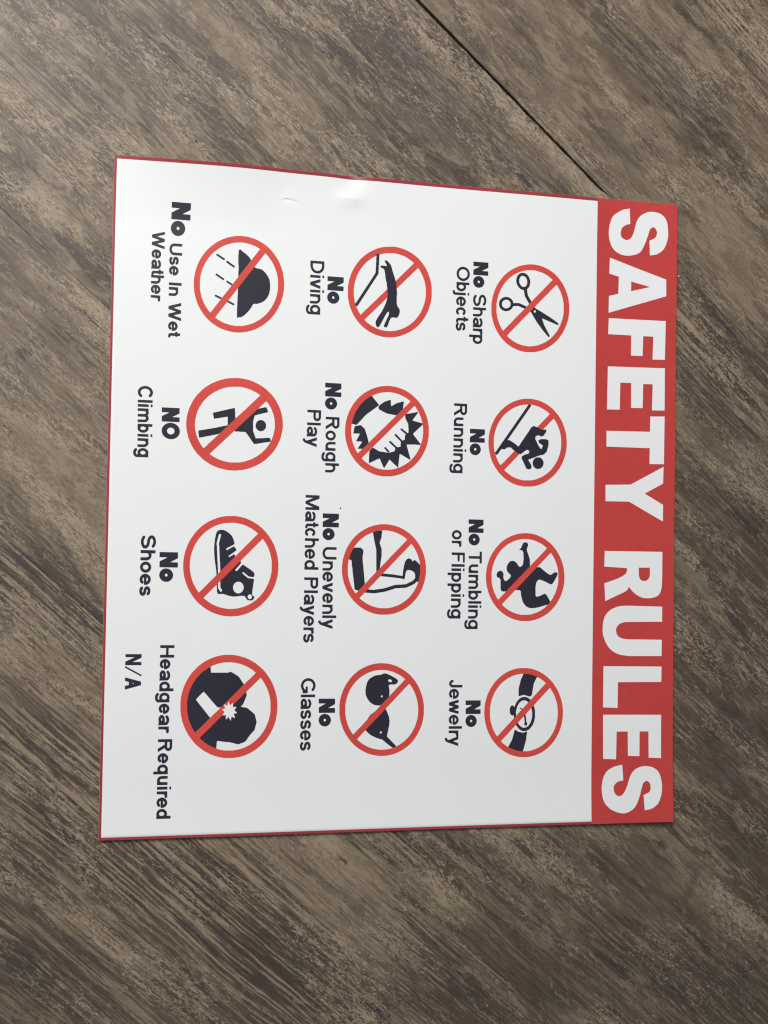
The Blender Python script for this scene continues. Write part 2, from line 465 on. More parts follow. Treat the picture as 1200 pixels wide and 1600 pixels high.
# outlines of the printing: glyphs in thousandths of the capital height, the rest in tenths of a millimetre
GLYPH = {
 'b': {
  'N': (940,30,910,[[44,-3,32,9,30,27,35,987,62,995,344,995,380,985,598,590,607,592,611,609,616,987,644,995,903,991,912,964,907,4,880,-5,570,0,344,406,335,405,330,382,325,4,298,-5]]),
  'O': (1086,30,1056,[[525,-11,407,8,335,34,223,100,149,173,110,227,51,355,31,445,30,545,60,673,107,768,149,827,212,891,280,938,353,974,416,995,544,1013,671,995,744,970,837,918,935,832,982,764,1027,664,1056,536,1050,500,1056,464,1036,364,991,255,938,173,880,114,807,62,735,26,625,-4],[533,291,598,298,671,332,723,391,745,436,757,491,745,564,703,636,664,673,635,688,544,710,489,702,416,668,360,609,330,518,333,464,367,382,435,321,489,298]]),
  'o': (837,30,806,[[407,-11,344,-4,271,17,216,44,144,101,96,155,60,218,31,318,30,400,69,527,116,602,153,640,207,679,298,720,380,740,453,741,516,729,616,688,662,658,729,591,764,536,791,473,803,418,803,309,791,255,764,191,720,127,680,87,635,53,562,17,489,-4],[415,291,471,307,502,345,495,400,462,429,435,440,407,440,369,427,344,402,331,373,333,345,353,314,380,299]]),
 },
 'r': {
  'D': (941,55,885,[[69,-3,58,9,56,27,60,987,88,995,460,995,569,965,642,929,706,886,773,818,824,741,864,645,883,564,882,427,862,345,817,245,773,182,706,114,633,66,542,26,460,5,369,-4],[237,182,424,177,509,200,560,226,619,273,662,327,689,382,710,491,709,536,689,618,662,673,619,727,560,774,506,802,424,823,251,822,230,809,229,209]]),
  'F': (784,55,728,[[69,-3,58,9,56,27,60,987,88,995,720,991,728,973,728,873,715,852,260,850,233,841,229,636,237,609,633,603,646,582,645,464,624,450,237,445,229,418,227,9,206,-4]]),
  'G': (1047,31,1016,[[508,-11,436,-2,336,30,245,80,168,145,107,227,70,300,32,445,31,536,52,645,79,718,125,800,195,882,272,938,363,983,445,1004,536,1013,654,992,763,947,826,904,875,855,873,791,836,744,808,733,772,730,754,734,654,807,572,831,472,831,426,820,351,782,299,736,252,673,214,573,205,482,216,418,252,327,277,291,340,227,390,198,472,169,572,169,648,191,717,235,758,273,781,309,778,318,763,322,585,327,576,364,577,455,585,473,999,475,1012,455,1013,155,1011,136,999,125,854,119,745,44,654,8,608,-4]]),
  'J': (629,55,573,[[297,-11,206,16,169,42,111,100,68,191,57,264,97,320,124,331,169,331,216,300,250,209,288,172,342,172,380,209,401,282,403,982,424,995,560,994,572,982,574,955,574,264,562,191,526,109,454,36,379,-1,324,-13]]),
  'M': (1094,55,1038,[[69,-3,58,9,56,27,60,987,79,995,260,995,288,982,532,291,542,272,551,272,805,982,833,995,1029,991,1038,964,1033,4,1015,-4,897,-5,879,-3,867,9,860,524,851,524,842,511,813,445,633,3,615,-4,488,-5,469,-3,457,9,262,491,242,530,233,531,227,9,206,-4]]),
  'O': (1047,31,1016,[[508,-11,436,-2,336,30,245,80,168,145,125,200,70,300,32,445,31,545,52,645,79,718,125,800,186,873,272,938,345,974,445,1004,526,1013,654,992,726,966,826,904,903,827,974,709,1001,627,1013,573,1013,427,982,309,946,236,903,173,826,96,763,53,681,16,599,-4],[459,173,572,169,645,189,683,209,745,259,792,318,819,373,839,455,840,536,830,591,790,684,740,745,681,793,645,811,572,831,472,831,408,811,351,782,299,736,252,673,214,573,205,482,216,418,252,327,299,264,351,218]]),
  'P': (861,55,805,[[69,-3,58,9,56,27,60,987,88,995,569,995,624,983,660,965,697,940,751,884,780,836,800,773,800,664,779,600,753,555,706,505,669,480,579,444,237,436,229,409,227,9,206,-4],[237,618,524,614,569,626,600,645,621,682,628,709,625,755,588,804,551,822,242,821,230,809,229,791,229,636]]),
  'R': (941,55,885,[[69,-3,58,9,56,27,60,987,88,995,606,995,660,983,715,956,782,891,817,827,837,755,837,709,816,627,773,555,706,498,642,469,634,455,889,27,895,9,891,0,715,-5,688,2,424,447,397,459,269,459,237,455,229,436,227,9,206,-4],[237,636,542,632,597,642,615,651,652,691,653,764,624,804,588,822,242,821,230,809,229,791,229,655]]),
  'S': (892,31,861,[[426,-11,354,-4,272,17,170,64,122,100,84,145,77,191,90,230,136,265,181,267,215,255,272,207,336,180,390,168,508,169,581,189,645,223,682,273,684,291,674,318,654,347,572,392,481,413,381,415,326,426,245,453,190,480,126,532,79,591,50,673,49,736,61,791,88,845,172,929,245,970,308,992,445,1013,581,992,636,974,711,936,767,891,800,845,803,809,782,764,736,735,699,733,663,745,636,774,554,820,499,832,390,831,299,802,249,764,223,718,238,673,260,645,326,608,408,587,499,586,572,574,636,556,726,511,790,459,833,400,857,327,858,255,846,209,817,152,754,87,717,62,590,8,536,-4]]),
  'T': (837,12,825,[[344,-3,332,9,331,27,329,809,308,822,21,827,13,845,14,982,26,994,44,995,808,994,820,982,821,964,821,845,813,827,526,822,505,809,501,9,481,-4]]),
  'U': (941,55,885,[[451,-11,342,8,224,62,138,136,87,218,56,327,58,982,69,994,97,995,206,995,227,982,229,355,259,273,294,227,379,180,424,169,506,168,588,189,642,223,689,282,707,327,712,982,733,995,869,994,881,982,883,964,883,327,862,236,810,145,751,87,688,44,560,-2,488,-13]]),
  'a': (739,31,708,[[308,-11,245,-2,190,17,136,44,86,82,51,136,32,191,32,236,43,282,99,359,172,407,290,440,517,443,531,464,527,509,508,529,472,547,363,568,290,556,243,536,190,493,136,480,80,509,61,545,59,582,95,645,181,702,226,720,326,740,417,740,508,720,590,684,667,618,697,564,704,527,704,82,712,64,736,50,740,18,736,4,717,-4,554,-4,536,4,528,27,517,35,399,-4],[269,173,381,171,429,191,444,218,419,245,381,258,326,268,263,256,224,236,211,218,218,200]]),
  'b': (720,55,682,[[360,-10,242,19,206,-4,79,-4,58,9,56,964,58,982,69,994,206,995,224,987,233,715,251,712,342,740,388,741,442,729,506,702,533,686,606,612,662,500,682,409,683,327,662,227,635,164,592,100,533,44,488,17,433,-2],[339,173,397,171,451,205,479,245,498,291,510,355,498,436,471,500,424,547,369,566,315,547,269,502,241,436,229,373,241,291,259,245,297,196]]),
  'c': (659,31,628,[[317,-10,263,-2,217,16,149,64,98,127,43,255,31,318,31,409,52,509,70,555,126,641,172,684,245,725,299,740,345,741,426,720,499,677,554,609,555,564,528,518,481,496,454,496,417,509,390,538,336,564,299,556,272,540,252,518,225,464,205,382,205,345,225,264,263,198,299,172,354,171,432,227,490,231,517,220,539,200,557,145,552,118,526,79,472,35,390,-2]]),
  'd': (727,31,678,[[345,-10,254,8,199,35,145,77,98,136,52,227,32,318,32,409,52,500,79,564,123,627,163,668,226,710,272,729,336,741,390,740,481,711,499,715,508,987,526,995,663,994,675,982,676,964,675,9,654,-4,526,-4,490,22,417,-4],[314,173,390,171,445,205,483,264,503,336,503,391,474,482,426,538,399,555,354,566,299,548,259,518,225,464,205,382,214,300,236,250,281,196]]),
  'e': (739,31,708,[[354,-11,299,-2,217,30,172,60,113,118,70,191,43,264,32,318,31,400,52,491,93,582,177,673,236,710,290,729,336,740,390,741,454,729,517,702,581,658,612,627,646,582,683,509,703,436,704,391,693,300,681,288,232,282,230,264,263,214,290,189,336,169,408,171,447,191,499,237,545,249,599,229,628,191,627,127,599,87,547,45,445,-2],[232,445,490,441,508,445,512,455,501,482,465,527,417,556,372,566,326,556,281,531,243,491,229,464]]),
  'g': (727,31,678,[[272,-283,208,-265,136,-229,72,-168,50,-127,50,-91,63,-61,99,-27,163,-24,233,-82,272,-101,317,-113,399,-113,454,-93,494,-64,503,-45,503,18,490,31,408,5,290,8,217,35,154,78,123,109,71,191,52,236,32,327,32,418,61,527,108,612,168,673,226,710,272,729,326,740,390,740,490,710,526,731,663,730,675,718,676,691,676,-64,664,-118,646,-155,610,-200,572,-229,499,-265,417,-286],[322,182,390,180,445,214,483,273,504,355,503,400,492,445,463,502,417,547,354,566,299,548,259,518,225,464,204,382,216,300,243,245,270,209]]),
  'h': (720,55,682,[[69,-3,58,9,56,27,56,973,60,987,79,995,206,995,224,987,228,973,233,719,242,715,360,741,397,740,479,720,556,673,610,618,644,564,671,491,683,427,683,18,679,4,660,-4,533,-4,515,4,510,400,498,464,479,502,442,540,415,556,369,566,324,556,297,540,260,502,241,464,229,400,227,9,206,-4]]),
  'i': (285,55,229,[[69,-3,57,9,55,27,57,718,78,731,214,730,226,718,228,700,226,9,205,-4],[69,861,55,882,55,973,64,991,196,995,223,987,227,882,219,864]]),
  'j': (285,55,229,[[-59,-284,-71,-273,-90,-209,-90,-182,-71,-127,-59,-116,23,-110,43,-100,54,-82,57,718,78,731,214,730,226,718,228,700,225,-145,181,-218,123,-261,50,-285],[69,861,55,882,55,973,64,991,196,995,223,987,227,882,219,864]]),
  'l': (285,55,229,[[69,-3,57,9,55,27,55,973,60,987,78,995,205,995,223,987,228,964,227,18,223,4,205,-4]]),
  'm': (1094,55,1038,[[69,-3,58,9,56,27,56,700,65,727,206,732,242,722,315,740,379,740,451,720,551,664,642,720,724,740,779,740,851,720,906,693,989,609,1016,555,1037,473,1038,27,1029,0,888,-4,867,9,864,455,849,500,824,532,797,552,751,566,706,555,677,536,639,473,636,9,615,-4,465,0,456,27,455,473,435,518,415,540,388,556,342,566,297,552,260,522,241,491,229,445,227,9,206,-4]]),
  'n': (720,55,682,[[69,-3,58,9,56,27,60,723,79,731,206,731,242,714,342,740,388,741,451,729,515,702,551,677,615,612,649,555,671,491,683,418,679,4,642,-5,533,-4,515,4,510,400,498,464,479,502,442,540,415,556,369,566,324,556,297,540,260,502,241,464,229,400,227,9,206,-4]]),
  'o': (739,31,708,[[363,-10,299,-2,226,25,172,60,113,118,70,191,43,264,32,318,31,400,43,464,83,564,113,609,177,673,236,710,290,729,336,740,390,741,454,729,536,693,595,645,645,584,683,509,703,436,704,300,665,182,590,78,545,44,472,8,436,-4],[323,173,399,169,447,191,501,245,530,327,530,409,501,482,472,522,436,547,372,566,299,543,250,500,225,455,205,382,207,336,234,255,272,205]]),
  'p': (720,55,682,[[69,-284,58,-273,56,-255,58,718,79,731,206,731,242,710,360,741,397,740,469,720,533,686,601,618,635,564,662,500,682,409,683,327,662,227,644,182,588,96,542,51,488,17,433,-2,369,-12,306,-2,242,19,233,16,227,-273,206,-286],[339,173,397,171,451,205,479,245,498,291,510,355,498,436,471,500,424,547,369,566,315,547,269,502,241,436,229,373,241,291,259,245,297,196]]),
  'r': (430,55,430,[[69,-3,58,9,56,27,58,718,69,730,97,732,206,732,242,719,342,741,379,740,442,721,479,693,498,645,498,627,482,591,451,562,424,551,351,564,313,555,260,492,241,436,229,373,227,9,206,-4]]),
  's': (659,31,628,[[317,-11,245,-2,190,17,126,51,77,100,61,127,59,155,71,191,108,225,163,232,190,225,236,189,281,171,372,169,436,196,448,218,445,236,417,257,372,274,290,278,208,298,126,344,95,373,60,427,41,491,40,518,52,573,70,609,126,674,208,720,290,740,354,741,472,711,554,658,582,618,591,591,582,545,545,507,490,496,463,505,393,555,326,567,272,556,239,536,222,518,225,491,272,462,317,451,390,449,463,429,545,384,576,355,611,300,631,218,619,164,592,109,538,55,445,8]]),
  't': (372,12,360,[[271,8,208,35,170,64,124,127,113,173,111,564,99,575,26,579,13,600,17,723,35,731,99,734,111,745,113,927,117,941,135,950,262,950,281,941,287,745,299,734,344,730,358,709,356,591,344,579,299,575,285,555,286,209,308,181,371,174,399,158,433,118,439,82,421,36,390,12,362,5]]),
  'u': (708,55,652,[[333,-11,257,9,167,64,113,127,86,182,56,300,58,718,69,730,88,732,206,731,224,723,229,327,241,264,260,225,303,182,333,169,369,168,406,180,433,205,473,282,476,718,497,731,642,730,654,718,656,700,654,9,633,-4,497,-4,460,9,360,-13]]),
  'v': (682,12,670,[[253,-3,233,27,152,282,22,700,23,727,190,732,217,719,325,373,335,351,344,348,364,391,471,724,490,731,653,730,663,709,445,9,417,-4]]),
  'w': (994,12,982,[[217,-3,205,9,179,100,34,645,19,709,23,727,181,732,208,719,299,392,308,392,318,418,399,719,426,732,587,727,600,709,661,473,690,392,699,396,709,427,790,723,817,732,972,727,973,691,793,18,781,0,626,-5,599,3,511,318,499,338,487,327,399,4,381,-4]]),
  'y': (682,12,670,[[135,-294,123,-282,113,-227,106,-136,117,-125,181,-110,230,-64,245,-18,241,36,18,718,26,729,53,732,190,732,217,719,324,391,344,361,364,400,471,724,490,731,653,730,663,709,452,55,449,9,425,-27,391,-145,262,-274,235,-285]]),
 },
 'm': {
  'C': (972,31,941,[[472,-11,399,-2,299,34,217,87,150,155,97,236,52,345,32,445,31,545,43,618,70,709,107,782,158,855,217,913,299,966,399,1002,490,1013,608,992,681,961,745,920,818,845,819,791,790,742,726,714,681,721,590,793,499,822,426,811,360,782,308,738,279,700,234,600,223,545,222,464,243,373,279,300,325,245,363,217,426,189,490,177,572,198,647,245,689,291,736,304,781,295,808,277,837,227,840,200,817,150,754,87,690,44,572,-2]]),
  'H': (941,55,885,[[69,-3,58,9,56,27,60,987,79,995,215,995,233,994,245,982,247,618,255,591,660,586,683,591,692,609,694,982,715,995,874,991,883,964,879,4,860,-4,724,-5,706,-3,694,9,692,382,683,409,279,414,255,409,247,391,245,9,224,-4]]),
  'I': (319,64,254,[[78,-3,67,9,65,27,65,973,69,987,88,995,233,995,251,987,256,964,255,18,251,4,233,-4]]),
  'R': (941,55,885,[[69,-3,58,9,56,27,60,987,88,995,606,995,660,983,715,956,782,891,817,827,837,755,837,709,816,627,779,561,708,500,652,473,648,455,876,55,894,18,891,0,697,-5,669,2,422,445,397,459,288,459,255,455,247,436,245,9,224,-4],[255,655,579,651,606,662,628,682,644,709,646,736,617,791,560,813,260,812,249,800,247,782,247,673]]),
  'S': (892,31,861,[[426,-11,354,-4,272,17,199,48,133,91,95,127,80,155,77,209,90,239,126,270,172,282,226,265,272,226,326,199,426,178,472,178,563,199,633,236,664,273,660,318,629,355,572,383,490,404,390,405,336,417,272,435,181,480,117,532,79,591,50,664,49,736,61,791,79,827,108,868,172,929,245,970,308,992,445,1013,536,1004,636,974,708,938,747,909,781,875,803,836,801,791,783,755,748,727,699,718,654,735,608,774,554,802,463,822,426,822,336,802,270,764,243,727,244,682,281,642,326,617,408,596,499,595,599,574,663,552,736,511,812,436,838,391,857,336,858,264,846,209,810,145,754,87,717,62,590,8,536,-4]]),
  'U': (941,55,885,[[451,-11,342,8,224,62,138,136,87,218,56,327,58,982,69,994,97,995,224,995,245,982,250,327,275,273,351,207,397,189,479,177,542,189,606,217,651,253,689,318,694,982,715,995,869,994,881,982,883,964,883,327,862,236,810,145,751,87,688,44,560,-2,488,-13]]),
  'W': (1302,12,1290,[[290,-3,278,9,252,100,43,882,22,964,26,991,199,995,226,982,361,473,381,424,390,426,409,482,534,955,553,991,735,995,759,982,888,500,917,424,937,455,1081,987,1108,995,1276,991,1282,964,1037,45,1017,2,999,-4,835,-4,813,9,666,555,653,580,644,576,634,545,490,9,462,-4]]),
  'a': (739,31,708,[[308,-11,217,5,163,26,77,91,32,191,32,236,43,282,72,330,104,364,190,416,290,440,508,443,520,455,519,491,499,515,454,538,408,549,345,550,263,529,190,479,145,469,107,482,72,516,59,545,59,582,95,645,181,702,226,720,326,740,417,740,508,720,590,684,667,618,697,564,704,527,704,82,712,64,736,50,740,18,736,4,717,-4,545,-4,531,0,517,27,508,31,399,-4],[304,182,345,178,390,189,417,204,424,218,402,236,354,249,290,247,242,227,235,209,254,196]]),
  'b': (720,55,682,[[360,-10,260,11,215,-5,79,-4,58,9,56,964,58,982,69,994,238,991,246,973,251,724,269,720,342,740,397,740,469,720,515,698,606,612,662,500,682,409,683,327,662,227,635,164,592,100,533,44,488,17,433,-2],[356,182,406,190,442,216,480,282,492,336,489,409,453,500,424,529,369,550,324,534,293,509,259,445,247,391,248,327,269,259,304,209]]),
  'd': (727,31,678,[[345,-10,254,8,199,35,145,77,98,136,52,227,32,318,32,409,52,500,79,564,123,627,163,668,226,710,272,729,336,741,390,740,463,717,481,723,486,973,494,991,663,994,675,982,676,964,675,9,654,-4,517,-5,472,13,417,-4],[341,182,390,189,436,223,465,264,485,327,485,409,455,482,426,520,390,543,363,550,308,537,259,491,234,445,222,391,223,327,252,245,297,200]]),
  'e': (739,31,708,[[354,-11,299,-2,217,30,172,60,113,118,70,191,43,264,32,318,31,400,52,491,93,582,177,673,236,710,290,729,336,740,390,741,454,729,517,702,581,658,612,627,646,582,683,509,703,436,704,391,693,291,681,279,254,272,253,255,279,218,317,193,363,178,417,190,490,247,526,262,563,261,590,247,628,200,627,127,583,73,545,44,472,8,436,-4],[251,455,463,450,481,453,489,464,476,491,436,529,399,547,363,550,317,537,281,513,250,473]]),
  'g': (727,31,678,[[272,-283,208,-265,136,-229,68,-164,49,-118,50,-82,63,-52,99,-21,145,-9,182,-18,236,-65,290,-92,408,-95,448,-82,475,-64,484,-45,484,9,472,22,399,5,290,8,217,35,154,78,123,109,71,191,52,236,32,327,32,418,61,527,108,612,168,673,226,710,272,729,326,740,381,741,472,716,508,732,663,730,675,718,676,691,676,-64,664,-118,646,-155,610,-200,572,-229,499,-265,417,-286],[314,200,363,194,411,209,455,255,485,327,485,409,464,473,426,522,372,549,336,547,279,518,242,464,223,409,223,336,238,282,263,241]]),
  'h': (720,55,682,[[69,-3,58,9,56,27,56,973,60,987,79,995,224,995,242,987,246,973,251,727,269,723,342,740,388,741,479,720,560,668,610,618,649,555,683,427,683,18,679,4,660,-4,515,-4,497,4,489,436,467,491,442,522,397,547,360,550,324,539,288,513,263,473,248,427,245,9,224,-4]]),
  'i': (300,55,245,[[69,-3,57,9,55,27,57,718,78,731,232,730,244,718,246,700,244,9,223,-4],[69,861,55,882,55,973,64,991,214,995,241,987,246,882,237,864]]),
  'l': (300,55,245,[[69,-3,57,9,55,27,55,973,60,987,78,995,223,995,241,987,246,964,246,18,241,4,223,-4]]),
  'm': (1094,55,1038,[[69,-3,58,9,56,27,56,700,65,727,260,727,315,740,379,740,479,710,551,670,669,729,715,740,779,740,851,720,906,693,969,632,998,591,1026,527,1037,473,1038,27,1029,0,869,-4,849,9,846,464,815,522,751,550,724,547,688,531,659,500,648,473,645,9,624,-4,465,0,456,27,455,436,442,485,419,518,397,537,342,550,279,522,248,464,245,9,224,-4]]),
  'n': (720,55,682,[[69,-3,58,9,56,27,60,723,79,731,215,732,260,722,342,740,388,741,451,729,515,702,551,677,615,612,649,555,671,491,683,418,679,4,642,-5,515,-4,497,4,489,436,469,486,446,518,397,547,369,550,342,547,292,518,269,486,250,436,245,9,224,-4]]),
  'o': (739,31,708,[[363,-10,299,-2,226,25,172,60,113,118,70,191,43,264,32,318,31,400,52,500,83,564,113,609,177,673,236,710,290,729,336,740,390,741,454,729,536,693,595,645,645,584,683,509,703,436,704,300,665,182,590,78,545,44,472,8,436,-4],[349,182,372,178,417,190,472,232,501,282,518,364,510,427,483,482,438,527,390,549,345,547,281,513,244,464,223,400,223,327,252,255,281,217]]),
  'q': (727,31,678,[[499,-284,486,-264,481,9,472,13,354,-12,254,8,199,35,145,77,98,136,52,227,32,318,32,409,52,500,79,564,116,618,163,668,226,710,326,740,390,740,472,716,508,732,654,731,672,723,676,709,675,-273,654,-286],[341,182,390,189,436,223,465,264,485,327,485,409,455,482,426,520,390,543,363,550,308,537,259,491,234,445,222,391,223,327,252,245,297,200]]),
  'r': (430,55,430,[[69,-3,58,9,56,27,58,718,79,731,224,732,260,725,342,741,379,740,442,721,479,695,498,664,500,609,489,582,442,544,388,541,342,549,315,538,277,491,259,445,247,391,245,9,224,-4]]),
  's': (659,31,628,[[317,-11,254,-4,190,17,117,60,77,100,61,136,59,164,71,200,108,237,163,249,208,233,236,208,272,189,345,178,408,198,429,218,429,236,372,265,299,269,190,298,115,345,61,418,41,482,40,518,52,573,70,609,99,650,151,691,208,720,281,738,354,741,472,711,531,673,576,627,592,591,594,573,578,527,554,498,499,479,445,498,390,538,354,549,317,550,254,529,241,518,236,500,254,480,299,462,381,458,481,429,554,384,606,318,631,218,619,164,592,109,538,55,445,8]]),
  't': (372,12,360,[[281,8,226,26,196,45,149,91,125,127,113,173,111,545,99,557,26,561,13,582,14,718,26,730,99,734,111,745,113,927,117,941,135,950,281,950,299,941,305,745,317,734,349,727,358,709,356,573,344,561,312,555,304,536,304,218,317,196,390,183,426,159,446,127,448,73,430,36,390,8]]),
  'u': (708,55,652,[[333,-11,257,9,167,64,113,127,86,182,56,300,58,718,69,730,97,732,224,731,245,718,248,300,284,218,306,198,351,179,388,189,419,209,443,245,464,318,467,718,488,731,642,730,654,718,656,700,654,9,633,-4,488,-4,451,5,360,-13]]),
 },
 'k': {
  '/': (900,30,870,[[53,-12,40,0,44,11,712,982,744,1012,855,1009,857,991,827,945,180,7,153,-13]]),
  'A': (1030,30,1000,[[44,-2,36,9,42,36,367,982,380,994,398,995,658,991,927,218,991,27,989,0,725,-3,706,18,639,218,626,236,435,241,407,237,398,227,312,0],[486,464,535,460,548,473,529,536,516,553,497,527,482,482]]),
  'N': (940,30,910,[[44,-3,32,9,30,27,35,987,53,995,289,995,325,984,644,457,653,458,657,482,659,982,680,995,903,991,912,964,907,4,880,-5,653,-5,625,2,289,555,280,553,276,527,274,9,253,-4]]),
 },
}
CAPTION_LINES = [(0, 'No', 'b', 64.2, 233.4, 64.2, 208.5, 15.1),
 (0, 'Sharp', 'r', 64.4, 202.3, 64.5, 154.3, 13.15),
 (0, 'Objects', 'r', 47.5, 227.7, 47.3, 165.9, 13.07),
 (1, 'No', 'b', 63.0, 72.7, 62.9, 47.6, 15.01),
 (1, 'Running', 'r', 46.8, 96.4, 46.5, 29.9, 13.01),
 (2, 'No', 'b', 62.8, -13.7, 63.2, -38.4, 14.97),
 (2, 'Tumbling', 'r', 63.4, -44.2, 63.7, -117.9, 13.16),
 (2, 'or', 'r', 46.4, -24.2, 46.3, -39.3, 13.09),
 (2, 'Flipping', 'r', 46.4, -45.4, 46.4, -108.0, 13.2),
 (3, 'No', 'b', 62.5, -185.3, 62.8, -210.4, 15.02),
 (3, 'Jewelry', 'r', 45.9, -165.7, 46.2, -228.2, 13.16),
 (4, 'No', 'b', -78.5, 209.5, -78.4, 184.1, 15.51),
 (4, 'Diving', 'r', -95.1, 223.1, -94.7, 172.9, 13.35),
 (5, 'No', 'b', -78.9, 109.9, -78.6, 85.2, 15.45),
 (5, 'Rough', 'r', -77.8, 78.3, -77.5, 26.6, 13.12),
 (5, 'Play', 'r', -95.3, 84.1, -95.5, 49.7, 13.04),
 (6, 'No', 'b', -79.0, -11.5, -78.8, -36.2, 15.38),
 (6, 'Unevenly', 'r', -78.6, -42.6, -77.6, -118.3, 13.3),
 (6, 'Matched Players', 'r', -95.5, 5.1, -95.3, -130.9, 13.22),
 (7, 'No', 'b', -79.7, -182.4, -79.2, -207.9, 15.43),
 (7, 'Glasses', 'r', -96.6, -163.5, -96.6, -229.8, 13.53),
 (8, 'No', 'b', -224.1, 267.3, -224.4, 236.7, 17.33),
 (8, 'Use In Wet', 'm', -225.3, 229.7, -224.9, 144.9, 11.52),
 (8, 'Weather', 'm', -241.2, 239.7, -241.1, 176.8, 11.57),
 (9, 'NO', 'b', -229.0, 80.4, -228.4, 51.9, 16.03),
 (9, 'Climbing', 'm', -250.7, 99.0, -249.8, 34.8, 13.28),
 (10, 'No', 'b', -228.1, -49.9, -227.8, -76.6, 16.53),
 (10, 'Shoes', 'm', -244.8, -34.8, -245.4, -89.4, 13.25),
 (11, 'Headgear Required', 'm', -225.7, -133.3, -226.0, -287.9, 12.73),
 (11, 'N/A', 'k', -256.3, -141.3, -256.2, -172.8, 14.28)]
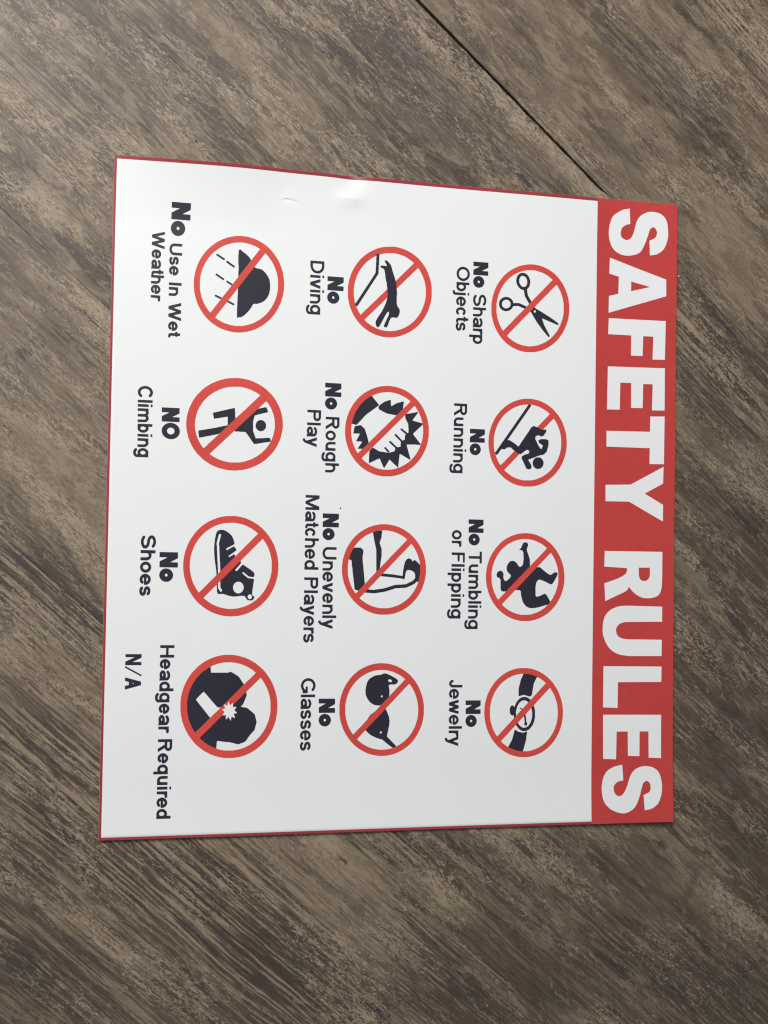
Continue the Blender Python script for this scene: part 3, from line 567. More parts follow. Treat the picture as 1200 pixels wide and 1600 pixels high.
SYMBOLS = [
 ([[1190,2344,1142,2334,1095,2318,1077,2309,1022,2278,994,2257,955,2222,931,2194,907,2161,888,2132,864,2083,843,2023,833,1975,828,1940,829,1851,835,1814,849,1761,860,1732,876,1698,890,1674,917,1635,947,1601,981,1570,1011,1550,1043,1531,1091,1512,1127,1501,1159,1495,1191,1492,1269,1496,1304,1503,1351,1518,1382,1532,1422,1555,1457,1579,1495,1613,1520,1640,1540,1666,1561,1698,1585,1742,1598,1773,1611,1811,1619,1844,1626,1887,1627,1905,1629,1915,1628,1975,1626,1983,1622,2017,1616,2047,1605,2084,1584,2133,1561,2174,1536,2208,1504,2243,1474,2270,1453,2285,1415,2308,1369,2327,1351,2333,1319,2341,1269,2348,1253,2347,1242,2349],[1178,2286,1185,2288,1253,2292,1285,2289,1330,2279,1370,2265,1408,2245,1441,2221,1449,2214,1450,2209,1359,2114,1350,2103,1260,2011,1251,1999,1161,1907,1152,1896,1064,1806,1054,1793,967,1703,958,1692,950,1686,947,1687,937,1702,909,1754,890,1810,881,1857,880,1941,888,1988,903,2041,925,2092,948,2131,982,2174,1018,2209,1054,2236,1088,2255,1130,2273],[1490,2164,1494,2165,1498,2162,1519,2131,1532,2107,1551,2061,1560,2029,1569,1984,1570,1901,1565,1866,1557,1830,1539,1779,1508,1720,1477,1678,1437,1637,1410,1616,1374,1593,1342,1578,1311,1566,1274,1556,1253,1552,1206,1549,1182,1551,1145,1557,1113,1565,1095,1571,1061,1587,1019,1614,991,1638,991,1640,993,1645,1023,1676,1032,1687,1121,1778,1130,1790,1219,1881,1229,1893,1318,1985,1327,1996,1418,2088,1427,2100]],
  [[1128,2258,1115,2252,1102,2242,1091,2228,1083,2212,1077,2187,1078,2169,1081,2155,1087,2140,1095,2126,1113,2107,1130,2098,1143,2094,1153,2093,1157,2090,1167,2036,1178,2017,1246,1911,1247,1906,1240,1902,1238,1903,1240,1911,1239,1913,1158,1946,1116,1961,1103,1963,1066,1961,1058,1958,1053,1959,1045,1981,1038,1990,1025,2002,1008,2011,987,2016,969,2014,948,2008,932,1997,917,1981,911,1972,906,1955,906,1928,912,1911,922,1899,934,1888,944,1882,971,1876,989,1877,1010,1884,1025,1894,1041,1910,1051,1930,1087,1933,1098,1936,1161,1914,1227,1887,1236,1878,1288,1797,1356,1713,1414,1652,1418,1650,1421,1651,1429,1660,1429,1665,1371,1764,1347,1826,1349,1828,1363,1824,1507,1774,1512,1775,1515,1777,1520,1783,1520,1786,1513,1793,1437,1841,1322,1902,1282,1920,1277,1925,1206,2033,1198,2050,1189,2102,1202,2115,1209,2126,1217,2141,1222,2164,1222,2184,1213,2213,1205,2228,1195,2240,1175,2254,1154,2260],[1132,2228,1149,2230,1160,2227,1170,2221,1178,2212,1187,2197,1190,2184,1190,2157,1182,2138,1174,2130,1166,2125,1150,2123,1139,2126,1129,2133,1121,2142,1113,2157,1109,2169,1109,2196,1118,2215,1125,2224],[968,1986,985,1988,1000,1984,1012,1976,1020,1964,1023,1955,1023,1940,1018,1927,1012,1919,1001,1911,986,1904,970,1904,957,1908,949,1912,941,1922,935,1937,935,1952,940,1964,945,1972,956,1981],[1268,1903,1272,1904,1277,1903,1283,1896,1283,1888,1280,1883,1275,1880,1267,1881,1261,1887,1261,1895,1264,1900]], 0),
 ([[1178,1039,1131,1030,1100,1020,1071,1009,1043,995,1012,977,973,948,935,912,907,879,888,853,871,822,853,787,836,740,825,700,818,655,818,638,816,628,817,569,819,562,823,528,837,472,850,436,866,402,893,359,920,324,933,310,974,273,1001,253,1033,235,1056,223,1093,209,1124,201,1182,192,1258,194,1305,203,1347,217,1381,232,1407,246,1439,267,1465,287,1507,328,1520,344,1546,380,1567,415,1588,461,1601,499,1609,531,1616,574,1616,591,1619,602,1618,661,1615,669,1612,703,1606,733,1594,770,1575,818,1554,856,1526,894,1489,935,1468,954,1446,971,1408,994,1373,1011,1334,1026,1289,1036,1257,1040,1233,1042],[1167,981,1208,984,1245,985,1276,981,1313,973,1350,959,1390,939,1433,909,1436,906,1437,901,1407,868,1355,816,1347,806,1295,754,1287,744,1236,693,1228,682,1176,631,1168,621,1117,569,1109,559,1058,508,1050,498,999,447,991,437,947,394,942,391,940,391,920,418,897,467,880,518,871,564,870,643,872,665,885,722,893,744,903,770,918,800,946,843,974,877,1005,905,1049,936,1090,958,1129,972],[1475,857,1479,859,1481,858,1506,824,1522,795,1542,748,1551,716,1559,672,1560,592,1558,569,1545,512,1527,464,1503,421,1482,390,1455,357,1422,328,1399,311,1359,287,1315,268,1283,259,1252,253,1181,251,1150,256,1113,264,1076,278,1045,294,995,329,981,342,980,344,983,349]],
  [[1224,989,1218,983,881,503,881,501,892,493,899,488,905,489,910,493,948,547,956,544,984,545,1007,563,1044,564,1073,538,1110,513,1118,509,1141,504,1149,505,1193,539,1206,547,1211,547,1232,538,1233,535,1225,510,1188,500,1160,484,1157,481,1154,463,1206,364,1232,359,1243,362,1256,372,1257,393,1248,410,1225,446,1223,451,1223,453,1283,475,1320,492,1383,508,1412,537,1430,605,1428,647,1402,656,1394,657,1347,655,1326,643,1325,638,1331,618,1360,603,1369,595,1367,582,1359,562,1356,558,1350,561,1328,588,1293,654,1292,659,1292,681,1293,684,1299,687,1325,693,1346,683,1354,682,1370,686,1378,691,1404,728,1405,745,1403,750,1398,751,1387,748,1358,748,1279,780,1253,768,1250,766,1217,715,1122,576,1117,577,1081,604,1032,632,1012,633,1010,636,1247,974,1247,977,1237,984,1229,989],[1309,477,1295,471,1278,453,1269,433,1268,420,1270,406,1279,388,1298,371,1313,366,1340,368,1354,374,1372,392,1380,412,1381,424,1379,439,1370,457,1352,473,1336,478]], 1),
 ([[1173,-258,1136,-263,1102,-272,1058,-287,1017,-308,978,-333,943,-362,902,-408,863,-465,841,-512,829,-546,818,-586,811,-630,811,-647,809,-656,810,-715,812,-722,816,-756,830,-812,843,-849,862,-888,891,-934,912,-961,928,-978,963,-1011,993,-1033,1030,-1055,1072,-1074,1101,-1084,1142,-1094,1174,-1099,1252,-1099,1283,-1093,1325,-1083,1354,-1073,1395,-1053,1432,-1031,1461,-1009,1497,-974,1513,-956,1534,-928,1562,-881,1580,-841,1593,-804,1601,-772,1609,-730,1609,-712,1611,-703,1610,-643,1608,-636,1604,-601,1598,-571,1584,-527,1565,-483,1546,-449,1517,-407,1496,-383,1467,-354,1444,-336,1409,-312,1383,-298,1333,-277,1301,-267,1251,-258,1235,-258,1225,-256],[1159,-315,1199,-312,1236,-313,1278,-320,1310,-329,1355,-348,1384,-364,1414,-387,1422,-394,1424,-399,1413,-413,1273,-553,1267,-562,1224,-603,1217,-613,1175,-653,1168,-663,1124,-705,1116,-715,1075,-755,1068,-764,1027,-804,1019,-814,977,-855,970,-863,940,-893,935,-895,929,-890,921,-877,894,-826,878,-780,872,-756,867,-722,865,-644,868,-622,875,-582,890,-536,915,-484,938,-449,960,-422,990,-393,1033,-361,1075,-340,1121,-323],[1463,-443,1466,-442,1469,-444,1483,-462,1508,-504,1518,-526,1535,-572,1541,-597,1547,-632,1548,-711,1543,-748,1537,-773,1522,-820,1512,-842,1489,-884,1472,-907,1450,-934,1422,-961,1405,-975,1363,-1002,1332,-1016,1295,-1029,1275,-1035,1243,-1040,1173,-1040,1123,-1030,1087,-1018,1055,-1004,1026,-986,998,-966,976,-945,974,-943,976,-938]],
  [[1195,-346,1187,-349,1182,-353,1171,-374,1164,-394,1157,-404,1143,-414,1143,-416,1146,-419,1162,-420,1172,-424,1178,-430,1184,-445,1185,-462,1187,-472,1188,-514,1185,-521,1185,-543,1180,-561,1175,-568,1167,-575,1161,-579,1143,-579,1119,-546,1103,-532,1093,-527,1072,-524,1056,-528,1047,-533,1035,-546,1020,-573,1017,-585,1017,-610,1021,-622,1027,-630,1056,-658,1060,-665,1060,-673,1057,-680,1048,-691,1033,-706,1015,-718,1001,-717,996,-713,991,-703,985,-686,985,-671,987,-664,986,-649,981,-637,970,-626,959,-622,949,-622,939,-625,927,-633,920,-645,915,-662,918,-675,926,-685,939,-688,947,-693,956,-703,958,-791,964,-811,972,-816,983,-819,1042,-819,1063,-816,1117,-803,1141,-803,1154,-806,1160,-811,1165,-819,1166,-850,1181,-904,1191,-926,1207,-946,1219,-957,1237,-968,1253,-973,1279,-976,1313,-973,1355,-965,1428,-943,1470,-942,1473,-939,1474,-929,1462,-902,1436,-858,1419,-840,1411,-837,1403,-838,1356,-859,1335,-865,1325,-864,1319,-859,1315,-846,1314,-773,1320,-736,1325,-723,1332,-713,1340,-706,1349,-702,1364,-702,1388,-710,1439,-731,1454,-740,1473,-745,1481,-744,1490,-736,1502,-719,1528,-674,1541,-644,1541,-637,1532,-629,1508,-629,1501,-632,1480,-648,1469,-653,1461,-653,1439,-643,1384,-603,1368,-589,1352,-580,1344,-579,1326,-584,1316,-582,1300,-582,1274,-577,1266,-574,1258,-569,1254,-562,1253,-513,1247,-491,1224,-432,1221,-417,1221,-402,1233,-375,1232,-365,1227,-353,1218,-345]], 0),
 ([[1162,-1550,1133,-1554,1092,-1564,1050,-1580,1014,-1598,991,-1613,965,-1633,919,-1676,900,-1700,872,-1741,851,-1780,837,-1816,829,-1841,821,-1872,814,-1913,814,-1932,812,-1942,813,-2000,822,-2056,833,-2100,846,-2136,861,-2168,883,-2207,910,-2245,935,-2273,965,-2302,996,-2325,1028,-2346,1061,-2364,1093,-2376,1116,-2384,1165,-2395,1181,-2396,1191,-2398,1241,-2399,1249,-2397,1264,-2397,1314,-2388,1363,-2372,1389,-2360,1433,-2334,1462,-2313,1494,-2283,1519,-2255,1545,-2218,1566,-2181,1581,-2147,1594,-2110,1602,-2078,1609,-2034,1610,-2017,1612,-2007,1611,-1948,1609,-1941,1608,-1921,1605,-1904,1599,-1877,1585,-1830,1566,-1786,1544,-1746,1514,-1703,1494,-1679,1446,-1635,1419,-1615,1376,-1590,1355,-1580,1316,-1565,1274,-1555,1242,-1550,1203,-1549],[1177,-1604,1230,-1604,1277,-1611,1306,-1619,1337,-1631,1372,-1649,1411,-1675,1430,-1691,1431,-1696,949,-2194,945,-2196,943,-2195,921,-2164,906,-2135,895,-2110,878,-2057,870,-2011,869,-1928,879,-1870,893,-1824,911,-1785,923,-1764,944,-1735,963,-1710,997,-1678,1046,-1645,1092,-1623,1144,-1609],[1470,-1743,1473,-1741,1478,-1743,1508,-1788,1524,-1820,1538,-1854,1550,-1896,1555,-1926,1556,-1943,1558,-1953,1559,-2002,1554,-2046,1549,-2070,1544,-2092,1531,-2129,1505,-2180,1472,-2226,1458,-2242,1427,-2271,1399,-2291,1370,-2308,1339,-2322,1302,-2334,1282,-2339,1250,-2343,1180,-2342,1128,-2331,1076,-2310,1045,-2293,1014,-2271,986,-2248,985,-2245,986,-2240]],
  [[1204,-1602,1176,-1661,1155,-1748,1156,-1814,1158,-1817,1163,-1817,1199,-1807,1212,-1806,1264,-1821,1275,-1821,1291,-1808,1309,-1698,1346,-1625,1343,-1621,1217,-1601],[1197,-1826,1178,-1833,1157,-1848,1134,-1877,1124,-1897,1118,-1916,1115,-1919,1104,-1908,1099,-1905,1094,-1904,1086,-1906,1080,-1911,1070,-1928,1068,-1938,1068,-1964,1073,-1981,1079,-1991,1085,-1997,1095,-2001,1105,-1998,1109,-1999,1113,-2033,1127,-2077,1137,-2097,1160,-2126,1183,-2142,1193,-2147,1204,-2150,1235,-2150,1256,-2143,1277,-2128,1300,-2099,1310,-2080,1318,-2058,1326,-2021,1325,-1957,1316,-1921,1308,-1899,1297,-1879,1274,-1849,1251,-1834,1233,-1826,1215,-1825],[1201,-1858,1220,-1858,1231,-1861,1241,-1866,1257,-1878,1271,-1896,1282,-1915,1293,-1950,1296,-1969,1297,-2008,1294,-2028,1284,-2062,1274,-2081,1259,-2101,1245,-2111,1224,-2119,1208,-2118,1198,-2115,1187,-2110,1172,-2098,1158,-2080,1147,-2060,1136,-2026,1133,-2007,1132,-1968,1135,-1948,1145,-1914,1155,-1895,1170,-1875,1184,-1865],[1172,-1928,1168,-1934,1174,-1939,1206,-1950,1211,-1951,1214,-1949,1216,-1944,1214,-1941],[1220,-1990,1212,-1993,1211,-1998,1222,-2061,1221,-2069,1217,-2078,1217,-2086,1220,-2093,1226,-2098,1237,-2099,1245,-2093,1248,-2086,1248,-2079,1241,-2066,1238,-2054,1229,-1993,1225,-1990],[1125,-2135,1123,-2136,1120,-2143,1096,-2230,1057,-2300,1053,-2312,1098,-2378,1155,-2388,1168,-2388,1173,-2385,1183,-2373,1201,-2352,1209,-2339,1240,-2230,1242,-2196,1247,-2169,1246,-2157,1243,-2154,1217,-2164,1201,-2165,1160,-2156]], 0),
 ([[-232,2412,-274,2403,-304,2393,-343,2375,-382,2353,-417,2329,-441,2308,-470,2280,-502,2241,-529,2199,-553,2152,-564,2122,-578,2076,-585,2039,-590,2005,-588,1918,-580,1871,-572,1840,-564,1816,-549,1781,-526,1739,-502,1706,-473,1673,-437,1640,-410,1621,-372,1598,-315,1575,-277,1565,-242,1559,-200,1557,-150,1560,-110,1567,-75,1577,-25,1597,19,1621,57,1648,84,1670,119,1706,132,1723,149,1746,171,1781,196,1832,210,1872,223,1921,229,1971,228,2059,217,2117,208,2146,187,2198,172,2226,159,2247,138,2275,118,2298,94,2322,66,2345,40,2362,4,2381,-36,2398,-76,2409,-107,2415,-152,2419],[-229,2351,-223,2353,-153,2358,-121,2355,-70,2344,-27,2328,8,2308,36,2289,47,2279,47,2274,-118,2104,-128,2096,-187,2034,-196,2026,-255,1964,-265,1956,-324,1894,-333,1886,-392,1825,-402,1817,-456,1759,-461,1755,-464,1755,-479,1776,-502,1820,-521,1874,-526,1898,-532,1936,-533,1989,-531,1999,-531,2014,-526,2043,-519,2075,-505,2117,-481,2167,-461,2198,-440,2226,-409,2259,-396,2270,-362,2296,-320,2321,-278,2339,-243,2349],[87,2230,90,2232,94,2231,111,2207,137,2160,153,2120,162,2089,167,2060,168,2045,170,2035,171,1984,167,1942,161,1915,145,1860,137,1843,123,1813,100,1777,84,1754,64,1731,36,1704,13,1686,-14,1668,-41,1653,-69,1640,-94,1631,-131,1621,-146,1620,-156,1617,-198,1615,-208,1617,-223,1616,-251,1620,-286,1628,-316,1638,-353,1655,-391,1679,-413,1697,-423,1707,-424,1712,-421,1714,-414,1721,-356,1781,-347,1789,-288,1850,-278,1858,-220,1920,-210,1928,-151,1990,-141,1998,-82,2060,-72,2068,-13,2131,-3,2139,57,2201,65,2208]],
  [[-315,2341,-319,2338,-318,2309,-321,2299,-320,2262,-322,2253,-322,2216,-324,2209,-324,2170,-326,2158,-331,2148,-520,1846,-518,1841,-500,1832,-495,1834,-475,1865,-296,2153,-296,2187,-294,2196,-295,2233,-292,2240,-293,2279,-291,2286,-291,2328,-289,2337,-293,2341],[-234,2284,-237,2280,-237,2273,-217,2238,-216,2233,-219,2230,-224,2229,-251,2232,-269,2231,-278,2225,-279,2217,-276,2213,-261,2209,-248,2202,-242,2195,-237,2181,-231,2150,-228,2121,-215,2064,-212,2037,-209,2030,-209,2013,-206,2006,-206,1979,-203,1970,-205,1955,-205,1938,-213,1904,-220,1881,-234,1847,-258,1797,-296,1739,-310,1714,-315,1701,-317,1682,-311,1660,-304,1651,-293,1646,-288,1647,-286,1649,-273,1667,-217,1775,-206,1791,-199,1798,-194,1800,-188,1796,-188,1777,-193,1762,-223,1697,-235,1665,-235,1658,-232,1653,-214,1649,-208,1652,-203,1659,-196,1674,-183,1714,-168,1742,-158,1748,-141,1749,-121,1746,-113,1747,-108,1749,-98,1759,-90,1775,-83,1802,-83,1815,-86,1829,-106,1857,-114,1881,-115,1956,-113,1966,-113,1995,-116,2007,-117,2034,-119,2041,-122,2067,-136,2122,-156,2177,-176,2241,-188,2257,-212,2279,-225,2284]], 1),
 ([[-227,1095,-262,1089,-296,1080,-345,1061,-389,1037,-427,1011,-455,987,-484,957,-497,940,-514,918,-542,871,-556,842,-573,798,-582,762,-591,709,-591,692,-593,682,-592,625,-590,618,-587,585,-573,530,-550,474,-530,436,-501,396,-481,372,-434,328,-409,311,-374,290,-329,270,-287,257,-222,246,-143,249,-111,255,-78,264,-41,277,1,297,41,323,63,340,106,381,125,403,140,423,162,458,186,507,201,547,213,596,220,645,219,732,208,790,199,819,183,859,163,900,144,928,117,963,105,976,59,1017,34,1035,-9,1060,-39,1073,-80,1085,-117,1093,-147,1097,-162,1097,-172,1099],[-222,1037,-171,1041,-149,1039,-119,1035,-79,1025,-61,1019,-13,997,30,968,33,964,34,959,-213,709,-225,698,-415,504,-426,495,-463,457,-468,456,-481,474,-496,502,-512,537,-523,573,-531,611,-531,625,-534,635,-535,685,-530,726,-521,769,-511,798,-500,828,-483,859,-463,890,-443,916,-413,948,-379,975,-354,991,-307,1014,-265,1029],[73,920,76,921,84,914,115,868,136,826,146,797,155,766,161,737,161,722,164,713,165,662,162,652,162,637,155,596,145,562,133,530,116,495,89,453,57,415,32,392,2,370,-13,360,-57,337,-102,321,-129,314,-146,311,-181,309,-216,309,-233,311,-261,315,-306,328,-350,348,-393,376,-419,397,-428,409,-424,416]],
  [[-349,1000,-444,924,-504,838,-528,750,-532,730,-531,728,-490,719,-482,720,-393,818,-271,912,-271,914,-276,922,-338,993,-344,999],[-162,968,-222,946,-268,909,-276,900,-270,873,-195,838,-98,824,-75,835,-41,857,-37,869,-33,920,-29,945,-30,958,-40,957,-97,940,-149,909,-152,910,-153,924,-156,932,-156,965,-158,968],[102,864,37,849,-3,843,-13,839,-14,836,-13,802,17,746,18,712,21,702,20,666,15,661,12,661,-48,705,-54,702,-60,692,-6,650,-6,645,-13,638,-14,599,-29,591,-36,589,-39,590,-102,650,-107,650,-115,641,-115,638,-106,627,-65,590,-53,576,-52,559,-54,552,-55,532,-60,529,-85,524,-100,535,-153,581,-158,582,-167,572,-167,567,-128,534,-120,529,-107,516,-106,511,-111,489,-112,487,-117,484,-162,470,-169,470,-169,473,-163,478,-161,483,-200,523,-210,518,-214,512,-198,494,-181,477,-178,470,-181,469,-216,475,-254,478,-264,481,-316,509,-324,512,-328,511,-354,481,-356,476,-356,459,-358,449,-358,413,-360,404,-358,366,-353,366,-277,405,-257,412,-252,405,-220,336,-211,324,-209,325,-163,401,-158,404,-107,358,-100,354,-80,335,-75,333,-62,461,-57,461,-47,456,32,414,42,410,44,411,45,415,6,542,6,552,12,553,92,556,102,554,137,555,142,556,144,559,70,648,66,656,81,673,90,680,125,715,132,720,165,754,165,756,159,759,78,777,61,781,59,784,61,789,110,856,113,864],[-453,717,-502,705,-512,647,-512,640,-508,637,-456,639,-451,637,-458,621,-486,567,-485,565,-433,565,-428,563,-430,557,-467,501,-467,496,-415,497,-405,499,-378,500,-374,504,-365,548,-365,562,-377,609,-390,647,-404,685,-440,717]], 0),
 ([[-232,-203,-267,-209,-304,-217,-353,-235,-389,-254,-426,-277,-448,-294,-474,-318,-504,-351,-520,-372,-549,-418,-563,-447,-579,-490,-589,-526,-598,-578,-598,-595,-600,-604,-599,-661,-590,-713,-579,-756,-556,-813,-536,-851,-508,-891,-486,-918,-443,-958,-408,-983,-381,-999,-342,-1018,-302,-1032,-272,-1040,-228,-1047,-151,-1046,-106,-1039,-77,-1031,-37,-1016,2,-997,29,-980,64,-954,106,-912,119,-897,148,-856,158,-839,177,-800,196,-747,204,-715,211,-674,211,-657,213,-648,212,-590,204,-534,195,-501,187,-477,168,-431,143,-388,122,-359,90,-322,64,-298,44,-282,0,-254,-48,-230,-65,-224,-103,-213,-155,-204,-170,-204,-180,-202],[-230,-261,-182,-259,-172,-261,-157,-261,-109,-270,-87,-277,-39,-298,-14,-312,21,-337,22,-343,2,-366,-143,-515,-150,-525,-344,-726,-351,-735,-445,-832,-453,-841,-462,-851,-467,-851,-480,-833,-498,-805,-513,-774,-526,-741,-540,-687,-543,-665,-544,-589,-537,-544,-521,-489,-498,-441,-480,-411,-453,-377,-423,-347,-408,-334,-369,-307,-317,-282,-263,-266],[61,-385,65,-383,70,-386,83,-402,101,-428,127,-478,140,-514,149,-547,154,-579,156,-656,153,-677,141,-733,119,-789,88,-842,53,-884,23,-911,1,-927,-26,-944,-56,-959,-103,-976,-137,-984,-157,-987,-226,-987,-258,-982,-308,-968,-325,-961,-367,-940,-403,-916,-425,-898,-426,-895,-424,-890,-384,-850,-378,-842,-335,-800,-328,-790,-285,-747,-277,-737,-234,-693,-226,-684,-183,-640,-175,-630,-133,-588,-127,-579,-83,-535,-75,-526]],
  [[-308,-264,-311,-268,-311,-275,-306,-294,-295,-356,-274,-442,-270,-647,-267,-651,-244,-650,-241,-647,-239,-632,-236,-606,-232,-585,-230,-558,-221,-501,-222,-434,-243,-377,-224,-324,-224,-309,-220,-280,-220,-266,-221,-264,-226,-263],[-482,-426,-509,-440,-514,-446,-535,-534,-531,-538,-517,-541,-512,-544,-508,-558,-505,-596,-499,-624,-499,-641,-497,-648,-496,-662,-494,-669,-493,-684,-491,-691,-490,-705,-488,-712,-488,-726,-485,-734,-485,-748,-482,-755,-476,-812,-475,-814,-470,-817,-438,-826,-382,-766,-379,-761,-380,-737,-382,-730,-383,-711,-385,-704,-386,-685,-388,-678,-388,-658,-391,-651,-391,-632,-394,-625,-394,-606,-397,-599,-397,-580,-400,-573,-404,-523,-401,-489,-397,-465,-397,-451,-399,-446,-423,-425],[39,-517,20,-529,7,-550,-5,-598,-12,-646,-12,-663,-16,-682,-20,-683,-115,-670,-155,-668,-162,-666,-182,-666,-190,-664,-207,-664,-217,-662,-222,-662,-225,-666,-225,-685,-221,-688,-209,-691,-189,-691,-182,-693,-164,-693,-157,-695,-137,-695,-130,-697,-115,-697,-107,-699,-27,-708,-15,-710,-7,-716,-5,-716,3,-711,8,-701,13,-663,21,-638,26,-632,34,-628,49,-627,71,-632,90,-642,100,-652,107,-668,108,-700,104,-707,84,-729,16,-761,-17,-763,-26,-765,-66,-766,-74,-768,-86,-768,-177,-797,-210,-805,-269,-813,-291,-818,-301,-816,-320,-816,-328,-814,-379,-811,-383,-818,-383,-842,-367,-843,-359,-845,-342,-845,-335,-847,-315,-847,-308,-849,-280,-849,-184,-833,-76,-799,-46,-799,-36,-796,4,-796,11,-793,24,-793,101,-758,123,-735,133,-737,143,-733,153,-729,171,-716,178,-709,188,-694,195,-677,198,-665,198,-646,195,-634,190,-624,174,-602,152,-576,125,-549,108,-536,102,-533,95,-533,82,-546,80,-546,77,-544,73,-532,68,-527,54,-520]], 0),
 ([[-232,-1500,-267,-1504,-311,-1514,-340,-1524,-391,-1547,-426,-1569,-466,-1601,-486,-1621,-512,-1651,-548,-1706,-567,-1743,-585,-1795,-595,-1835,-601,-1882,-600,-1967,-591,-2017,-580,-2057,-558,-2114,-537,-2152,-510,-2192,-476,-2233,-456,-2252,-423,-2279,-390,-2301,-348,-2323,-326,-2333,-279,-2348,-237,-2356,-223,-2357,-213,-2359,-166,-2360,-126,-2356,-82,-2347,-53,-2338,-1,-2315,34,-2294,75,-2262,96,-2242,121,-2214,149,-2174,159,-2157,178,-2119,198,-2067,207,-2027,214,-1979,213,-1893,204,-1842,193,-1801,170,-1744,149,-1705,121,-1664,86,-1623,66,-1604,32,-1578,-1,-1556,-44,-1534,-66,-1524,-113,-1510,-156,-1502,-171,-1502,-180,-1500],[-230,-1563,-179,-1562,-157,-1564,-110,-1574,-87,-1582,-70,-1589,-22,-1613,20,-1644,24,-1647,24,-1652,11,-1667,-136,-1817,-143,-1826,-174,-1857,-182,-1866,-327,-2014,-334,-2023,-365,-2054,-371,-2062,-440,-2131,-447,-2140,-461,-2154,-466,-2156,-469,-2155,-484,-2134,-504,-2098,-514,-2077,-522,-2058,-535,-2015,-544,-1968,-545,-1892,-543,-1871,-533,-1824,-520,-1781,-501,-1741,-477,-1703,-446,-1665,-410,-1633,-383,-1614,-334,-1588,-285,-1571,-261,-1566],[62,-1695,66,-1693,69,-1693,89,-1719,118,-1767,133,-1803,146,-1844,155,-1885,156,-1902,158,-1911,159,-1959,157,-1971,157,-1988,150,-2026,135,-2076,125,-2101,111,-2128,92,-2159,65,-2192,31,-2225,15,-2237,-29,-2265,-63,-2281,-98,-2292,-130,-2299,-167,-2303,-211,-2302,-233,-2299,-261,-2294,-290,-2286,-322,-2274,-347,-2261,-380,-2242,-419,-2211,-425,-2205,-426,-2201,-418,-2189,-386,-2157,-378,-2148,-347,-2118,-304,-2071,-272,-2041,-265,-2031,-234,-2001,-226,-1992,-195,-1961,-151,-1914,-120,-1883,-112,-1874,-81,-1843,-73,-1834,-42,-1803,-34,-1794]],
  [[-181,-1595,-211,-1608,-235,-1609,-265,-1614,-299,-1631,-318,-1644,-326,-1652,-336,-1669,-343,-1685,-352,-1726,-353,-1735,-355,-1742,-354,-1780,-351,-1795,-335,-1828,-316,-1854,-292,-1874,-268,-1886,-245,-1891,-211,-1892,-189,-1887,-168,-1874,-155,-1859,-142,-1839,-135,-1825,-125,-1799,-123,-1784,-123,-1756,-125,-1746,-126,-1734,-131,-1718,-131,-1708,-129,-1703,-128,-1701,-118,-1698,-76,-1698,-63,-1695,-51,-1686,-43,-1671,-43,-1661,-45,-1656,-56,-1647,-77,-1634,-119,-1612,-152,-1598,-162,-1595],[-132,-1651,-119,-1650,-106,-1656,-100,-1666,-103,-1673,-111,-1676,-121,-1676,-133,-1670,-139,-1661,-136,-1653],[-201,-1798,-195,-1798,-188,-1805,-189,-1812,-195,-1818,-200,-1817,-206,-1810,-205,-1803],[-176,-1912,-191,-1922,-205,-1929,-244,-1942,-269,-1954,-298,-1974,-311,-1987,-323,-2003,-332,-2022,-337,-2036,-349,-2093,-348,-2114,-345,-2122,-327,-2142,-308,-2157,-292,-2168,-280,-2175,-235,-2195,-213,-2202,-191,-2206,-186,-2209,-119,-2263,-71,-2295,-66,-2295,-46,-2280,-46,-2278,-65,-2256,-140,-2181,-138,-2162,-120,-2075,-120,-2061,-118,-2053,-118,-2032,-121,-2025,-121,-2013,-127,-1991,-143,-1953,-161,-1921,-168,-1914],[-205,-2133,-197,-2133,-191,-2138,-191,-2147,-197,-2153,-204,-2152,-209,-2147,-210,-2138]], 0),
 ([[-1652,2405,-1687,2398,-1732,2385,-1771,2368,-1807,2348,-1827,2336,-1875,2297,-1900,2272,-1931,2236,-1953,2204,-1976,2165,-1998,2114,-2011,2073,-2018,2044,-2026,1990,-2026,1973,-2028,1964,-2027,1910,-2025,1901,-2021,1866,-2010,1820,-1998,1783,-1982,1747,-1966,1717,-1930,1665,-1905,1637,-1879,1613,-1840,1584,-1811,1567,-1776,1550,-1742,1538,-1695,1527,-1655,1521,-1639,1522,-1629,1520,-1582,1523,-1542,1530,-1497,1543,-1457,1559,-1422,1578,-1401,1591,-1352,1629,-1320,1660,-1294,1690,-1272,1722,-1249,1762,-1226,1813,-1212,1854,-1205,1883,-1196,1939,-1196,1955,-1194,1965,-1195,2020,-1198,2029,-1201,2065,-1212,2111,-1225,2149,-1241,2186,-1257,2215,-1295,2268,-1321,2297,-1347,2321,-1386,2349,-1416,2366,-1452,2383,-1486,2394,-1533,2405,-1574,2409,-1590,2409,-1600,2410],[-1649,2346,-1599,2351,-1563,2349,-1530,2343,-1494,2334,-1468,2324,-1434,2308,-1428,2303,-1427,2301,-1866,1693,-1870,1690,-1874,1690,-1893,1712,-1913,1739,-1930,1769,-1945,1801,-1955,1828,-1965,1870,-1971,1902,-1972,1982,-1966,2027,-1959,2055,-1951,2084,-1931,2132,-1903,2180,-1888,2201,-1869,2225,-1832,2260,-1795,2288,-1775,2302,-1749,2315,-1695,2336,-1667,2343],[-1379,2264,-1376,2265,-1371,2263,-1347,2238,-1312,2193,-1295,2163,-1280,2131,-1270,2103,-1261,2072,-1253,2030,-1252,1947,-1258,1904,-1265,1872,-1274,1843,-1288,1809,-1304,1777,-1323,1747,-1338,1726,-1361,1698,-1395,1667,-1421,1647,-1454,1626,-1480,1612,-1515,1599,-1548,1589,-1586,1582,-1628,1579,-1680,1584,-1734,1597,-1756,1605,-1782,1618,-1808,1633,-1820,1641,-1824,1646,-1820,1657]],
